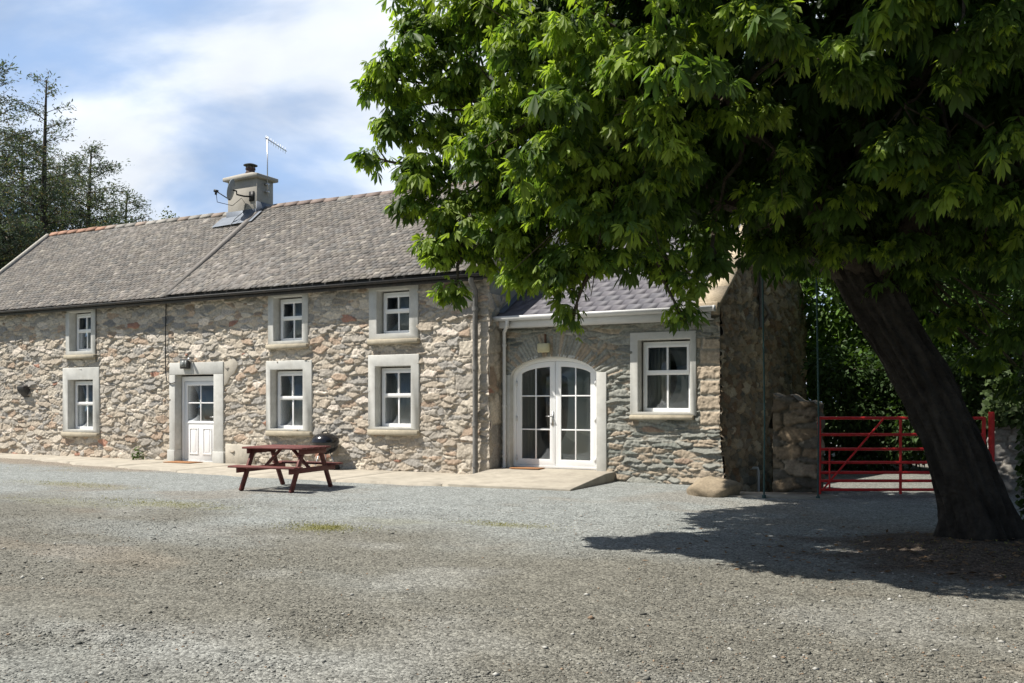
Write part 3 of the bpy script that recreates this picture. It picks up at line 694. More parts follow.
for z in (2.6, 1.4, .4): p.tube([(xd, 15.40, z-.02), (xd, 15.40, z+.02)], .044, 12)
p.build('downpipe', M['gutterw'], ext, smooth=True)
window(ext, XY, WR, (-5.72, -4.84, 1.30, 2.62), (-5.92, -4.64, 1.14, 1.24), curtain=True, zt=2.02)
# arched french doors
yd = XY+.10; fw = .07; z0 = .19
b = MB(); b.ring(arch(acx-.93, acx+.93, z0, 1.95, 2.35), arch(acx-.86, acx+.86, z0+.05, 1.95, 2.28), yd, yd+.08)
fd = b.build('double_door', M['upvc'], ext, bevel=.004)
def archz(x, a, zt_): return 1.95+(zt_-1.95)*max(0, math.sin(math.acos(max(-1, min(1, (x-acx)/a)))))**.85
g = MB()
gp = arch(acx-.85, acx+.85, z0+.06, 1.95, 2.27)
g.prism(gp, 'y', yd+.035, yd+.041); g.build('pane', M['glass'], fd)
for s in (-1, 1):
    lf = MB(); st = .115
    xi = acx+s*.004; xo = acx+s*.855; n = 18
    xs = [xi+(xo-xi)*k/n for k in range(n+1)]
    outer = [(xi, z0+.055)]+[(x, archz(x, .86, 2.275)) for x in xs]+[(xo, z0+.055)]
    xi2 = xi+s*st; xo2 = xo-s*st; xs2 = [xi2+(xo2-xi2)*k/n for k in range(n+1)]
    inner = [(xi2, z0+.055+st)]+[(x, archz(x, .79, 2.17)) for x in xs2]+[(xo2, z0+.055+st)]
    lf.ring(outer, inner, yd+.012, yd+.06)
    xm = (xi2+xo2)/2
    lf.box(xm-.013, xm+.013, yd+.018, yd+.055, z0+.055+st, archz(xm, .79, 2.17)+.01)
    for zz in (.94, 1.60): lf.box(min(xi2, xo2), max(xi2, xo2), yd+.021, yd+.052, zz-.013, zz+.013)
    leaf = lf.build('door_leaf', M['upvc'], fd, bevel=.003)
    if s < 0:
        h = MB(); hx = acx-.055; h.box(hx-.018, hx+.018, yd-.002, yd+.013, 1.02, 1.30); h.tube([(hx, yd, 1.2), (hx, yd-.05, 1.2), (hx-.12, yd-.05, 1.2)], .011); h.build('handle', M['metal'], fd)
for s in (-1, 1):
    for z in (.38, 1.15, 1.85): MB().box(acx+s*.85-.015, acx+s*.85+.015, yd-.012, yd+.012, z-.05, z+.05).build('hinge', M['gutterw'], fd)
# painted jambs: two strips, and the arch soffit
s = MB()
s.box(acx-.93-.14, acx-.93+.002, XY-.045, XY+.25, .05, 2.02); s.box(acx+.93-.002, acx+.93+.20, XY-.045, XY+.25, .05, 2.04)
oo, ii_ = arch(acx-.99, acx+.99, 1.9, 1.95, 2.41)[1:-1], arch(acx-.925, acx+.925, 1.9, 1.95, 2.345)[1:-1]
for a_, b_, c_, d_ in zip(oo[:-1], oo[1:], ii_[1:], ii_[:-1]):
    s.add([(p_[0], yy_, p_[1]) for yy_ in (XY-.005, XY+.2) for p_ in (a_, b_, c_, d_)], [(0, 1, 2, 3), (4, 7, 6, 5), (0, 4, 5, 1), (2, 6, 7, 3)])
s.build('surround', M['plaster'], fd, bevel=.008)
for (xa, xb) in ((acx-.95, acx-.48), (acx+.7, acx+.95)):
    c = MB(); n = 26
    for q in range(n):
        A = xa+(xb-xa)*q/n; Bx = xa+(xb-xa)*(q+1)/n; ya = yd+.13+.03*math.sin(q*1.7); yb = yd+.13+.03*math.sin((q+1)*1.7)
        c.add([(A, ya, .2), (Bx, yb, .2), (Bx, yb, 2.4), (A, ya, 2.4)], [(0, 1, 2, 3)])
    c.build('curtain', M['curtain'], fd, smooth=True)
g = MB(); g.box(-8.6, -4.3, 15.7, 23.3, .05, .17); g.box(-8.6, -4.3, 18.3, 18.35, .17, 3.6); g.box(-8.6, -4.3, 15.6, 23.3, 2.85, 2.9)
g.build('interior', M['dark'], ext)
# white bent waste pipe and a soil pipe on the gable
p = MB(); yy = 17.75; xw = -4.23
p.tube([(xw, yy, .17), (xw+.16, yy, .17), (xw+.17, yy, .12), (xw+.17, yy, -.34), (xw+.24, yy, -.38)], .03, 10); p.build('waste_pipe', M['gutterw'], ext, smooth=True)
p = MB(); yy = 18.3; p.tube([(xw+.10, yy, 3.0), (xw+.10, yy, 4.3)], .045, 10); p.tube([(xw+.1, yy, 3.6), (xw+.2, yy+.3, 3.3), (xw, yy+.5, 3.1)], .035, 8); p.build('soil_pipe', M['pipe'], ext, smooth=True)

# lamps
lp = thing('wall_lamp', 'cream bulkhead lamp above the arched double doors', 'lamp', (-7.62, XY-.05, 2.55))
b = MB(); b.box(-7.76, -7.50, XY-.14, XY-.06, 2.44, 2.62, bev=.02); b.build('lamp_shade', M['lampy'], lp)
b = MB(); b.box(-7.68, -7.56, XY-.065, XY-.0, 2.46, 2.60); b.tube([(-7.62, XY-.05, 2.60), (-7.62, XY-.05, 2.80)], .02, 6); b.build('bracket', surf('rusty_bracket', (.16, .09, .06), .9), lp)
lp = thing('wall_lamp', 'small dark lamp on the surround above the panelled door', 'lamp', (-16.9, FY-.1, 2.4))
b = MB(); b.box(-17.04, -16.78, FY-.16, FY-.06, 2.27, 2.50, (1, 1, 1), bev=.01); b.build('lamp_housing', M['iron'], lp)
b = MB(); b.box(-17.01, -16.88, FY-.166, FY-.158, 2.31, 2.46); b.box(-16.86, -16.81, FY-.166, FY-.158, 2.31, 2.46); b.build('lamp_glass', surf('grey_lamp_glass', (.22, .23, .22), .3, bump=0), lp)
b = MB(); b.tube([(-16.72, FY-.08, 2.44), (-16.70, FY-.2, 2.50)], .035, 8); b.build('sensor', M['metal'], lp)
# dark stone bracket on the far left of the wall
b = MB(); b.prism([(14.80, 1.90), (14.82, 1.79), (14.98, 1.60), (15.02, 1.94)], 'x', -23.32, -23.02)
o = b.build('wall_bracket', M['iron'], bevel=.015); tag(o, 'dark block sticking out of the farmhouse wall left of all windows', 'bracket')

# ------------------------------------------------------------------ ground
def gz_(X, Y):
    z = .020*fbm(X*.35, Y*.35, 5, 3)+.012*fbm(X*1.7, Y*1.7, 6, 3)
    z = z*sst(14.2, 12.5, Y)
    # dip in the passage beside the gable
    pas = sst(14.35, 15.0, Y)*sst(-4.6, -4.3, X)*sst(-2.95, -3.25, X)*sst(26, 24, Y)
    z = z-pas*np.minimum(.12*(Y-14.3)+.05, .66)
    # earth mound at the chestnut foot
    d = np.hypot((X-.15)/1.5, (Y-9.95)/1.15)
    z = z+.14*sst(1.25, .2, d)*(1+.5*fbm(X*3, Y*3, 2))
    far = np.hypot(X, Y-10)
    return z
def axis(segs):
    o = []
    for a, b, st in segs: o += list(np.arange(a, b-1e-6, st))
    return np.array(o+[segs[-1][1]])
xs = axis([(-600, -60, 60), (-60, -28, 4), (-28, -14, .35), (-14, 5, .11), (5, 12, .5), (12, 60, 6), (60, 600, 60)])
ys = axis([(-200, -10, 38), (-10, 3, 1.5), (3, 17, .11), (17, 28, .35), (28, 60, 4), (60, 1000, 94)])
GX, GY = np.meshgrid(xs, ys); GZ = gz_(GX, GY)
def gcol(X, Y):
    u = X*CO+Y*SI; dd = -X*SI+Y*CO
    gravel = np.array((.228, .240, .228)); dirt = np.array((.143, .136, .112)); moss = np.array((.19, .18, .08)); soil = np.array((.085, .062, .045)); rust = np.array((.19, .150, .108)); pale = np.array((.26, .26, .24))
    n = fbm(X*.55, Y*.55, 21, 5); n2 = fbm(X*.25+3, Y*.9, 23, 5)
    kd = sst(10.8, 7.4, Y+n*5)*.95       # trodden dirt in the foreground
    kd = np.clip(kd*(1-.45*sst(-.02, .25, n2)), 0, 1)
    c = gravel*(1-kd[..., None])+dirt*kd[..., None]
    kp = sst(.03, .25, fbm(X*.8, Y*1.1, 27, 4))*.35*sst(11, 8, Y); c = c*(1-kp[..., None])+pale*kp[..., None]
    kr = (sst(.10, .25, fbm(X*.6, Y*.9, 31, 4)))*.3; c = c*(1-kr[..., None])+rust*kr[..., None]
    kp2 = sst(12.6, 13.4, Y+.9*fbm(X*.8, Y*.8, 60))*sst(-13.5, -16, X); c = c*(1-.7*kp2[..., None])+rust*1.15*.7*kp2[..., None]
    for (mx_, my_, ra, rb, s) in ((-6.93, 8.17, .48, .26, .9), (-10.5, 9.0, 1.2, .35, .35), (-14.5, 10.3, 1.6, .4, .3), (-6.6, 9.0, .8, .3, .2), (-5.2, 9.4, .7, .22, .4), (-12, 8.4, 1.5, .4, .2)):
        d = np.hypot((X-mx_)/ra, (Y-my_)/rb)+1.2*fbm(X*4, Y*4, 33)
        k = sst(1.1, .3, d)*s; c = c*(1-k[..., None])+moss*k[..., None]
    d = np.hypot((X-.15)/1.9, (Y-9.8)/1.45)+.9*fbm(X*2, Y*2, 35)
    k = sst(1.25, .7, d)*.9; c = c*(1-k[..., None])+soil*k[..., None]
    k = sst(15.4, 16.2, Y)*sst(-3.2, -2.6, X)*.5; c = c*(1-k[..., None])+dirt*k[..., None]
    far = sst(26, 34, np.hypot(X+5, Y-8)); c = c*(1-far[..., None])+np.array((.07, .10, .03))*far[..., None]
    return c
idx = np.arange(GX.size).reshape(GX.shape)
Fq = np.stack([idx[:-1, :-1], idx[:-1, 1:], idx[1:, 1:], idx[1:, :-1]], -1).reshape(-1, 4)
gr = mk('ground', np.stack([GX, GY, GZ], -1).reshape(-1, 3), Fq, M['gravel'], None, gcol(GX, GY).reshape(-1, 3), smooth=True)
tag(gr, 'grey gravel yard with dusty brown patches', kind='structure')

# loose stones on the yard
def pebbles(n, seed, smin, smax, dmin, dmax, power=1.0):
    rr = np.random.default_rng(seed)
    d = dmin*(dmax/dmin)**(rr.random(n)**power); px = rr.uniform(-30, 1054, n); u = (px-512)/f*d
    X = u*CO-d*SI; Y = u*SI+d*CO
    s = smin*(smax/smin)**(rr.random(n)**2.2)
    keep = (Y < 12.7) | (X > -6) & (Y < 14.2)
    clump = fbm(X*1.2, Y*1.2, 51, 4)
    keep &= rr.random(n) < (.55+2.2*clump)
    keep &= np.hypot((X-.15)/1.3, (Y-9.9)/1.0) > 1
    X, Y, s = X[keep], Y[keep], s[keep]; n = len(X)
    base = np.array([(1, 0, 0), (.45, .85, 0), (-.6, .75, 0), (-1, -.1, 0), (-.4, -.85, 0), (.6, -.8, 0), (.1, .1, 1), (-.1, 0, -1)])
    ang = rr.uniform(0, 6.28, n); ca, sa = np.cos(ang), np.sin(ang)
    V = base[None]*(1+rr.normal(0, .18, (n, 8, 3)))
    V[:, :6, 2] += rr.normal(0, .18, (n, 6))
    V[..., 0] *= rr.uniform(.8, 1.3, n)[:, None]; V[..., 1] *= rr.uniform(.6, 1, n)[:, None]; V[..., 2] *= rr.uniform(.35, .65, n)[:, None]
    V *= s[:, None, None]/2
    x = V[..., 0]*ca[:, None]-V[..., 1]*sa[:, None]; y = V[..., 0]*sa[:, None]+V[..., 1]*ca[:, None]
    z = V[..., 2]+(gz_(X, Y)+s*.12)[:, None]
    W = np.stack([x+X[:, None], y+Y[:, None], z], -1).reshape(-1, 3)
    F = []
    for k in range(6): F += [(k, (k+1) % 6, 6), ((k+1) % 6, k, 7)]
    F = (np.array(F)[None]+(np.arange(n)*8)[:, None, None]).reshape(-1, 3)
    c = gcol(X, Y)*rr.uniform(.7, 1.55, n)[:, None]
    wh = rr.random(n) < np.where(s > .028, .25, .03); c[wh] = np.array((.40, .39, .35))*rr.uniform(.7, 1.1, wh.sum())[:, None]
    br = rr.random(n) < .03; c[br] = np.array((.30, .21, .14))*rr.uniform(.7, 1.1, br.sum())[:, None]
    return W, F, np.repeat(c, 8, 0)
Va, Fa, Ca = pebbles(150000, 61, .006, .024, 4.3, 13.5)
Vb, Fb, Cb = pebbles(1500, 62, .024, .058, 4.4, 12, 1.6)
tag(mk('loose_gravel', np.concatenate([Va, Vb]), np.concatenate([Fa, Fb+len(Va)]), M['pebble'], None, np.concatenate([Ca, Cb])), 'loose grey and pale stones scattered over the yard', 'gravel', kind='stuff')

# concrete path along the farmhouse and ramp at the arched doors
def patch(name, poly, z, mat, label):
    pass
n = 90; V = []; 
xs_ = np.linspace(-26, -8.3, n)
path = MB()
front = lambda X: np.interp(X, [-26, -21.5, -19, -13.3, -9.2, -8.6, -8.3], [14.3, 14.1, 13.5, 12.9, 12.98, 13.12, 13.30])+.05*math.sin(X*3.1)+.03*math.sin(X*7.7)
top = [(x, front(x), .040) for x in xs_]; bot = [(x, front(x)-.03, -.06) for x in xs_]; back = [(x, 15.06, .055) for x in xs_]
v = top+back+bot; k = len(xs_)
for a_ in range(0, k-1, 11):
    seg = xs_[a_:min(a_+12, k)].copy(); seg[0] += .012; m_ = len(seg); dz_ = .004*math.sin(a_)
    v = [(x, front(x), .040+dz_) for x in seg]+[(x, 15.06, .055+dz_) for x in seg]+[(x, front(x)-.03, -.06) for x in seg]+[(seg[0], 15.06, -.06), (seg[-1], 15.06, -.06)]
    path.add(v, [[i, i+1, m_+i+1, m_+i] for i in range(m_-1)]+[[2*m_+i, 2*m_+i+1, i+1, i] for i in range(m_-1)]+[[2*m_, 0, m_, 3*m_], [m_-1, 3*m_-1, 3*m_+1, 2*m_-1]])
o = path.build('concrete_path', M['concrete']); tag(o, 'pale concrete path along the foot of the farmhouse wall', kind='structure')
rm = MB(); xL, xR = -8.60, -6.17
rm.add([(xL, 15.75, .185), (xR-.02, 15.75, .185), (xR, 13.46, .03), (xL, 13.15, .052), (xL, 15.75, -.06), (xR-.02, 15.75, -.06), (xR, 13.46, -.06), (xL, 13.15, -.06), (xL, 15.06, .175), (xR-.02, 15.06, .175), (xL, 15.06, -.06), (xR-.02, 15.06, -.06)],
       [(0, 8, 9, 1), (8, 3, 2, 9), (3, 7, 6, 2), (2, 6, 11, 9), (9, 11, 5, 1), (0, 4, 10, 8), (8, 10, 7, 3)])
o = rm.build('entrance_ramp', M['concrete'], bevel=.015); tag(o, 'concrete ramp rising to the arched double doors', 'ramp', kind='structure')
# thin concrete lip in front of the passage and pier
b = MB(); b.prism([(-4.05, 13.75), (-2.3, 14.05), (-2.1, 14.5), (-2.5, 14.95), (-3.3, 14.6), (-4.05, 14.35)], 'z', -.08, .022)
o = b.build('concrete_apron', M['concrete']); tag(o, 'narrow concrete strip at the foot of the gable', kind='structure')

# mats
def mat_obj(x, y, z, wx_, wy_, rz_, label):
    b = MB(); b.box(-wx_/2, wx_/2, -wy_/2, wy_/2, .0, .018, bev=.006)
    o = b.build('doormat', M['mat']); o.location = (x, y, z); o.rotation_euler = (0, 0, rz_); tag(o, label, 'doormat')
    return o
mat_obj(-16.72, 14.66, .055, .85, .42, .03, 'brown coir doormat in front of the panelled door')
m2_ = mat_obj(-7.95, 15.32, .187, .62, .34, .06, 'brown coir doormat in front of the arched double doors')
m2_.rotation_euler = (-.0, 0, .06)

# ------------------------------------------------------------------ picnic table
pt = empty('picnic_table', (-10.59, 11.50, 0), math.radians(6)); pt.scale = (.95, .95, .97); tag(pt, 'dark red wooden picnic table with two benches on the gravel', 'picnic table')
b = MB()
for k in range(5):
    y = -.36+k*.18; b.box(-.64, .64, y-.083, y+.083, .715, .750, bev=.005)
b.build('tabletop', M['redwood'], pt)
for s in (-1, 1):
    b = MB()
    for k in (0, 1):
        y = s*.62+(k-.5)*.135; b.box(-.70, .70, y-.062, y+.062, .405, .437, bev=.005)
    b.build('bench_seat', M['redwood'], pt)
def bar(p, q, w, h):
    p = Vector(p); q = Vector(q); d = (q-p); L_ = d.length; z = d.normalized(); x = Vector((1, 0, 0)); 
    if abs(z.dot(x)) > .9: x = Vector((0, 1, 0))
    y = z.cross(x).normalized(); x = y.cross(z)
    Mx = Matrix.Translation(p) @ Matrix((x, y, z)).transposed().to_4x4()
    return Mx, L_
for sx in (-1, 1):
    X = sx*.53
    for sy in (-1, 1):
        b = MB(); Mx, L_ = bar((X, sy*.60, 0), (X, sy*.25, .715), 0, 0); b.box(-.022, .022, -.045, .045, 0, L_, bev=.004, M=Mx); b.build('leg', M['redwood'], pt)
    b = MB(); b.box(X+sx*.024-.018, X+sx*.024+.018, -.68, .68, .315, .403, bev=.004); b.build('seat_support', M['redwood'], pt)
    b = MB(); b.box(X+sx*.024-.018, X+sx*.024+.018, -.40, .40, .63, .713, bev=.004); b.build('cross_rail', M['redwood'], pt)
    b = MB(); Mx, L_ = bar((X-sx*.03, 0, .36), (sx*.12, 0, .71), 0, 0); b.box(-.018, .018, -.035, .035, 0, L_, bev=.003, M=Mx); b.build('brace', M['redwood'], pt)

# ------------------------------------------------------------------ kettle barbecue
bx, by = -12.42, 14.65
bq = thing('barbecue', 'round black kettle barbecue on wheeled legs behind the picnic table', 'barbecue', (bx, by, .10))
PLOC[bq.name] = (bx, by, .20)
b = MB(); b.lathe([(.05, .47), (.15, .50), (.24, .57), (.285, .66), (.29, .71), (.298, .72), (.28, .715), (.2, .60), (.05, .52)], bx, by, 32); b.build('bowl', M['black'], bq, smooth=True)
b = MB(); b.lathe([(.300, .715), (.303, .735), (.285, .80), (.235, .865), (.15, .905), (.06, .92), (.001, .922)], bx, by, 32); lid = b.build('lid', M['black'], bq, smooth=True)
b = MB(); b.tube([(bx-.07, by, .915), (bx-.06, by, .955), (bx+.06, by, .955), (bx+.07, by, .915)], .012, 8); b.build('handle', M['blackplastic'], lid)
for k in range(3):
    a = (.15, 2.2, 4.2)[k]; b = MB(); b.tube([(bx+.12*math.cos(a), by+.12*math.sin(a), .52), (bx+.27*math.cos(a), by+.27*math.sin(a), (.09, .09, .05)[k]+.06)], .012, 8); b.build('leg', M['metal'], bq)
for k in (0, 1):
    a = (.15, 2.2)[k]; b = MB(); c_ = Vector((bx+.28*math.cos(a), by+.28*math.sin(a), .19))
    b.tube([c_-Vector((.02, 0, 0)), c_+Vector((.02, 0, 0))], .075, 18); b.build('wheel', M['blackplastic'], bq, smooth=True)
b = MB(); b.lathe([(.001, .30), (.13, .30), (.14, .32), (.001, .31)], bx, by, 20); b.build('ash_tray', M['metal'], bq)
b = MB(); b.tube([(bx+.28, by, .72), (bx+.36, by-.02, .72), (bx+.36, by-.10, .72)], .01, 6); b.build('side_handle', M['blackplastic'], bq)

# ornaments behind panes
b = MB(); b.lathe([(.001, .955), (.07, .96), (.095, 1.01), (.08, 1.08), (.045, 1.12), (.05, 1.15), (.001, 1.17)], -10.80, FY+.30, 16)
b.box(-10.98, -10.6, FY+.24, FY+.40, .945, .957)
o = b.build('ornament', M['ornw'], smooth=True); tag(o, 'white china ornament behind the lower right pane of the farmhouse', 'ornament')
b = MB(); b.lathe([(.001, 1.36), (.06, 1.365), (.08, 1.40), (.05, 1.44), (.001, 1.45)], -5.05, XY+.30, 16); b.box(-5.2, -4.9, XY+.25, XY+.36, 1.345, 1.362)
o = b.build('ornament', M['ornr'], smooth=True); tag(o, 'small red ornament inside the extension window', 'ornament')

# ------------------------------------------------------------------ boulder
def unit(v): return v/(np.linalg.norm(v, axis=-1, keepdims=True)+1e-9)
def rock(name, c, r, seed, mat, col, label, cat):
    n = 40; th = np.linspace(0, math.pi, n//2+1); ph = np.linspace(0, 2*math.pi, n, endpoint=False)
    T, Ph = np.meshgrid(th, ph, indexing='ij'); x = np.sin(T)*np.cos(Ph); y = np.sin(T)*np.sin(Ph); z = np.cos(T)
    k = 1.1+.45*fbm(x*1.5+z+5, y*1.5-z+5, seed, 4)+.14*fbm(x*8+9, y*8+z*5, seed, 3)
    rq = np.random.default_rng(seed); D_ = np.stack([x, y, z], -1)
    for _ in range(26):
        pn = unit(rq.normal(0, 1, 3)); lim = rq.uniform(.72, .98); k = np.minimum(k, lim/np.maximum((D_*pn).sum(-1), .05))
    p_ = 2.6; nn_ = (np.abs(x)**p_+np.abs(y)**p_+np.abs(z)**p_)**(1/p_)
    V = np.stack([c[0]+r[0]*x*k/nn_, c[1]+r[1]*y*k/nn_, c[2]+r[2]*z*k/nn_], -1).reshape(-1, 3)
    idx = np.arange(V.shape[0]).reshape(T.shape); i2 = np.roll(idx, -1, 1)
    F = np.stack([idx[:-1], idx[1:], i2[1:], i2[:-1]], -1).reshape(-1, 4)
    cc = np.array(col)*(1+.5*fbm(V[:, 0]*5, V[:, 2]*5+V[:, 1]*3, 4))[:, None]
    o = mk(name, V, F, mat, None, cc, smooth=True); return tag(o, label, cat)
rock('boulder', (-3.93, 14.0, .04), (.42, .37, .27), 6, M['stone'], (.27, .22, .155), 'rounded tan boulder at the corner of the stone extension', 'boulder')

# ------------------------------------------------------------------ gate and stone piers
A = Vector((-2.41, 14.62, 0)); B_ = Vector((-.09, 15.87, 0)); gd = (B_-A).normalized(); gl = (B_-A).length
gate = thing('field_gate', 'red tubular metal field gate behind the leaning tree', 'gate', tuple(A))
def gp_(s, z): return A+gd*s+Vector((0, 0, z))
RZ = [.10, .24, .37, .53, .74, .97, 1.23]
for z in RZ:
    b = MB(); b.tube([gp_(0.02, z), gp_(gl-.02, z)], .024, 8); b.build('rail', M['red'], gate, smooth=True)
for s in (.02, 1.30, gl-.02):
    b = MB(); b.tube([gp_(s, .03), gp_(s, 1.25)], .028 if s != 1.30 else .022, 8); b.build('stile', M['red'], gate, smooth=True)
nrm = Vector((gd.y, -gd.x, 0))*.03
b = MB(); b.tube([gp_(.06, .10)+nrm, gp_(1.02, 1.22)+nrm], .016, 8); b.build('brace', M['red'], gate, smooth=True)
b = MB(); b.tube([gp_(2.5, .10)+nrm, gp_(1.6, 1.22)+nrm], .016, 8); b.build('brace', M['red'], gate, smooth=True)
b = MB(); b.tube([gp_(.17, .10)+nrm, gp_(.17, .74)+nrm], .014, 8); b.build('stile', M['red'], gate, smooth=True)
b = MB(); q = A+gd*(gl+.10); b.tube([q, q+Vector((0, 0, 1.33))], .045, 12); b.build('gate_post', M['red'], gate, smooth=True)

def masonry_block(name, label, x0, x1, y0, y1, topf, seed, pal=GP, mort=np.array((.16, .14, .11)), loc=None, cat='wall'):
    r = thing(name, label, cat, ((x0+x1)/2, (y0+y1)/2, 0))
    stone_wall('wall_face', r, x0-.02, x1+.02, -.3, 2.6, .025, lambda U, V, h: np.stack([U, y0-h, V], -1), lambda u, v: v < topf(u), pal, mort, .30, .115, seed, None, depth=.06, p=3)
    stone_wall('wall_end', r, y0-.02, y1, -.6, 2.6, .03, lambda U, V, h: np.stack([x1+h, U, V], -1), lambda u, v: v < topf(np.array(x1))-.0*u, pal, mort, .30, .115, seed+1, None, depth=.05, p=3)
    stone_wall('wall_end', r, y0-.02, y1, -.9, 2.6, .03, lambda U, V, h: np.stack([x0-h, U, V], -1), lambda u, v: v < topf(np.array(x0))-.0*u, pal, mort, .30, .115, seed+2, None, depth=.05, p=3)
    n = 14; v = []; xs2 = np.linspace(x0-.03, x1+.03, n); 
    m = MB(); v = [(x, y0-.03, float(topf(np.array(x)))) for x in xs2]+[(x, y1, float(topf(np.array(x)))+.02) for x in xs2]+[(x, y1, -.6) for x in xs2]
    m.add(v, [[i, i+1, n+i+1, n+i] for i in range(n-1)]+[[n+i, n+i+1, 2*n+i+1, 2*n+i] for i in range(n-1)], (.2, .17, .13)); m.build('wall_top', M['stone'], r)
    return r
masonry_block('stone_pier', 'low stone pier coloured as if in shade, on the left of the red gate', -3.16, -2.50, 15.0, 15.5, lambda u: 1.60-.16*np.clip((u+3.0)/.5, 0, 1)+.03*np.sin(u*19), 71, pal=([tuple(.62*v_ for v_ in c_) for c_ in GP[0]], GP[1]), mort=np.array((.10, .09, .07)))  # stone and mortar darkened to stand in for tree shade on the pier
masonry_block('stone_wall', 'pale broken stone wall right of the leaning tree', .0, 2.9, 16.5, 17.0, lambda u: 1.05+.12*np.sin(u*3+1)+.05*np.sin(u*17), 75, pal=([(.34, .32, .29), (.28, .27, .25), (.40, .37, .32)], [.4, .75, 1.01]), mort=np.array((.24, .22, .19)))

# ------------------------------------------------------------------ foliage tools
def leaflets(cent, dirs, nrm, length, width, droop, cols, detail=True):
    """cent,dirs,nrm (n,3); returns one folded obovate leaflet per row"""
    n = len(cent); side = np.cross(nrm, dirs); side /= np.linalg.norm(side, axis=1, keepdims=True)+1e-9
    if detail:
        st = [(0, 0, 0), (.35, .30, .10), (.70, .5, .10), (1, 0, 0)]
        rows = []
        for (t_, w_, c_) in st:
            mid = cent+dirs*(length*t_)[:, None]-nrm*(length*(c_*.5))[:, None]; mid[:, 2] -= droop*length*t_*t_
            rows.append((mid, w_))
        V = [rows[0][0]]
        for mid, w_ in rows[1:3]:
            up = nrm*(width*w_*.35)[:, None]
            V += [mid+side*(width*w_)[:, None]+up, mid, mid-side*(width*w_)[:, None]+up]
        V.append(rows[3][0])
        V = np.stack(V, 1)      # 8 verts
        T = np.array([(0, 1, 2), (0, 2, 3), (4, 7, 5), (5, 7, 6)]); Q = np.array([(1, 4, 5, 2), (2, 5, 6, 3)])
        b = (np.arange(n)*8)[:, None, None]
        return V.reshape(-1, 3), [(T[None]+b).reshape(-1, 3), (Q[None]+b).reshape(-1, 4)], np.repeat(cols, 8, 0)
    mid = cent+dirs*(length*.5)[:, None]; tip = cent+dirs*length[:, None]; tip[:, 2] -= droop*length
    V = np.stack([cent, mid+side*(width*.5)[:, None], tip, mid-side*(width*.5)[:, None]], 1)
    b = (np.arange(n)*4)[:, None, None]
    return V.reshape(-1, 3), [(np.array([[0, 1, 2, 3]])[None]+b).reshape(-1, 4)], np.repeat(cols, 4, 0)
def unit(v): return v/(np.linalg.norm(v, axis=-1, keepdims=True)+1e-9)

def palmate(cent, outd, size, base_col, rr):
    """horse-chestnut leaves: 5-7 drooping leaflets fanned round a stalk end"""
    n = len(cent); up = unit(np.array((0, 0, 1.))+rr.normal(0, .5, (n, 3))+outd*.5)
    fwd = unit(outd+rr.normal(0, .25, (n, 3))); fwd = unit(fwd-up*(fwd*up).sum(1, keepdims=True)); sd = np.cross(up, fwd)
    C = []; D = []; Nn = []; Ls = []; cols = []
    for a, l in zip((-2.0, -1.2, -.55, 0, .55, 1.2, 2.0), (.55, .8, .95, 1., .95, .8, .55)):
        k = rr.random(n) > (.3 if abs(a) > 1.9 else .02); kk = np.where(k)[0]
        aa = a+rr.normal(0, .1, len(kk)); d = fwd[kk]*np.cos(aa)[:, None]+sd[kk]*np.sin(aa)[:, None]-up[kk]*(rr.uniform(.1, 1.05, n)[kk]*rr.uniform(.7, 1.3, len(kk)))[:, None]
        C.append(cent[kk]); D.append(unit(d)); Nn.append(up[kk]); Ls.append(size[kk]*l*rr.uniform(.9, 1.1, len(kk))); cols.append(base_col[kk]*rr.uniform(.88, 1.12, len(kk))[:, None])
    C, D, Nn, Ls, cols = [np.concatenate(q) for q in (C, D, Nn, Ls, cols)]
    return leaflets(C, D, Nn, Ls, Ls*.36, .35, cols)

def branch_pts(a, b, rr, sag=.1, n=7, w=.08):
    a = np.array(a, float); b = np.array(b, float); Lb = np.linalg.norm(b-a)
    return [tuple(a+(b-a)*t_+np.array((0, 0, math.sin(math.pi*t_)*Lb*sag))+rr.normal(0, w*Lb*.25, 3)*math.sin(math.pi*t_)) for t_ in np.linspace(0, 1, n)]

# ------------------------------------------------------------------ horse chestnut
rr = np.random.default_rng(99)
ch = thing('chestnut_tree', 'large horse chestnut tree leaning over the yard from the right', 'tree', (-.1, 10.1, 0))
# trunk as a displaced tube
ctr = [P(985, 575, 9.0), P(981, 552, 9.0), P(975, 515, 9.02), P(959, 463, 9.05), P(942, 420, 9.15), P(924, 382, 9.25), P(895, 335, 9.35), P(868, 285, 9.45), P(842, 225, 9.5), P(825, 140, 9.4)]
rad = [.40, .32, .27, .26, .24, .23, .235, .25, .24, .19]
cs = []; rs = []
for i in range(len(ctr)-1):
    for t_ in np.linspace(0, 1, 10, endpoint=False): cs.append(ctr[i]*(1-t_)+ctr[i+1]*t_); rs.append(rad[i]*(1-t_)+rad[i+1]*t_)
cs = np.array(cs); ker = np.ones(7)/7
cs2 = np.stack([np.convolve(np.pad(cs[:, k], 3, 'edge'), ker, 'valid') for k in range(3)], 1); rs = np.convolve(np.pad(rs, 3, 'edge'), ker, 'valid')
n = 96; V = []; 
tan = unit(np.gradient(cs2, axis=0)); A1 = unit(np.cross(tan, np.array((0, 1., 0)))); A2 = np.cross(tan, A1)
w_ = np.linspace(0, 2*math.pi, n, endpoint=False); ii = np.arange(len(cs2))
Wg, Ig = np.meshgrid(w_, ii)
zz = cs2[:, 2][:, None]*np.ones((1, n))
flare = sst(.75, -.1, zz)
ridg = np.abs(np.sin(Wg*9+zz*1.2+3*fbm(Wg*2, zz*1.5, 70)))*.045+fbm(Wg*4, zz*3, 71)*.08+fbm(Wg*11, zz*9, 75, 3)*.03+.07*flare*np.sin(Wg*4+1)+fbm(Wg*16, zz*4, 72)*.035
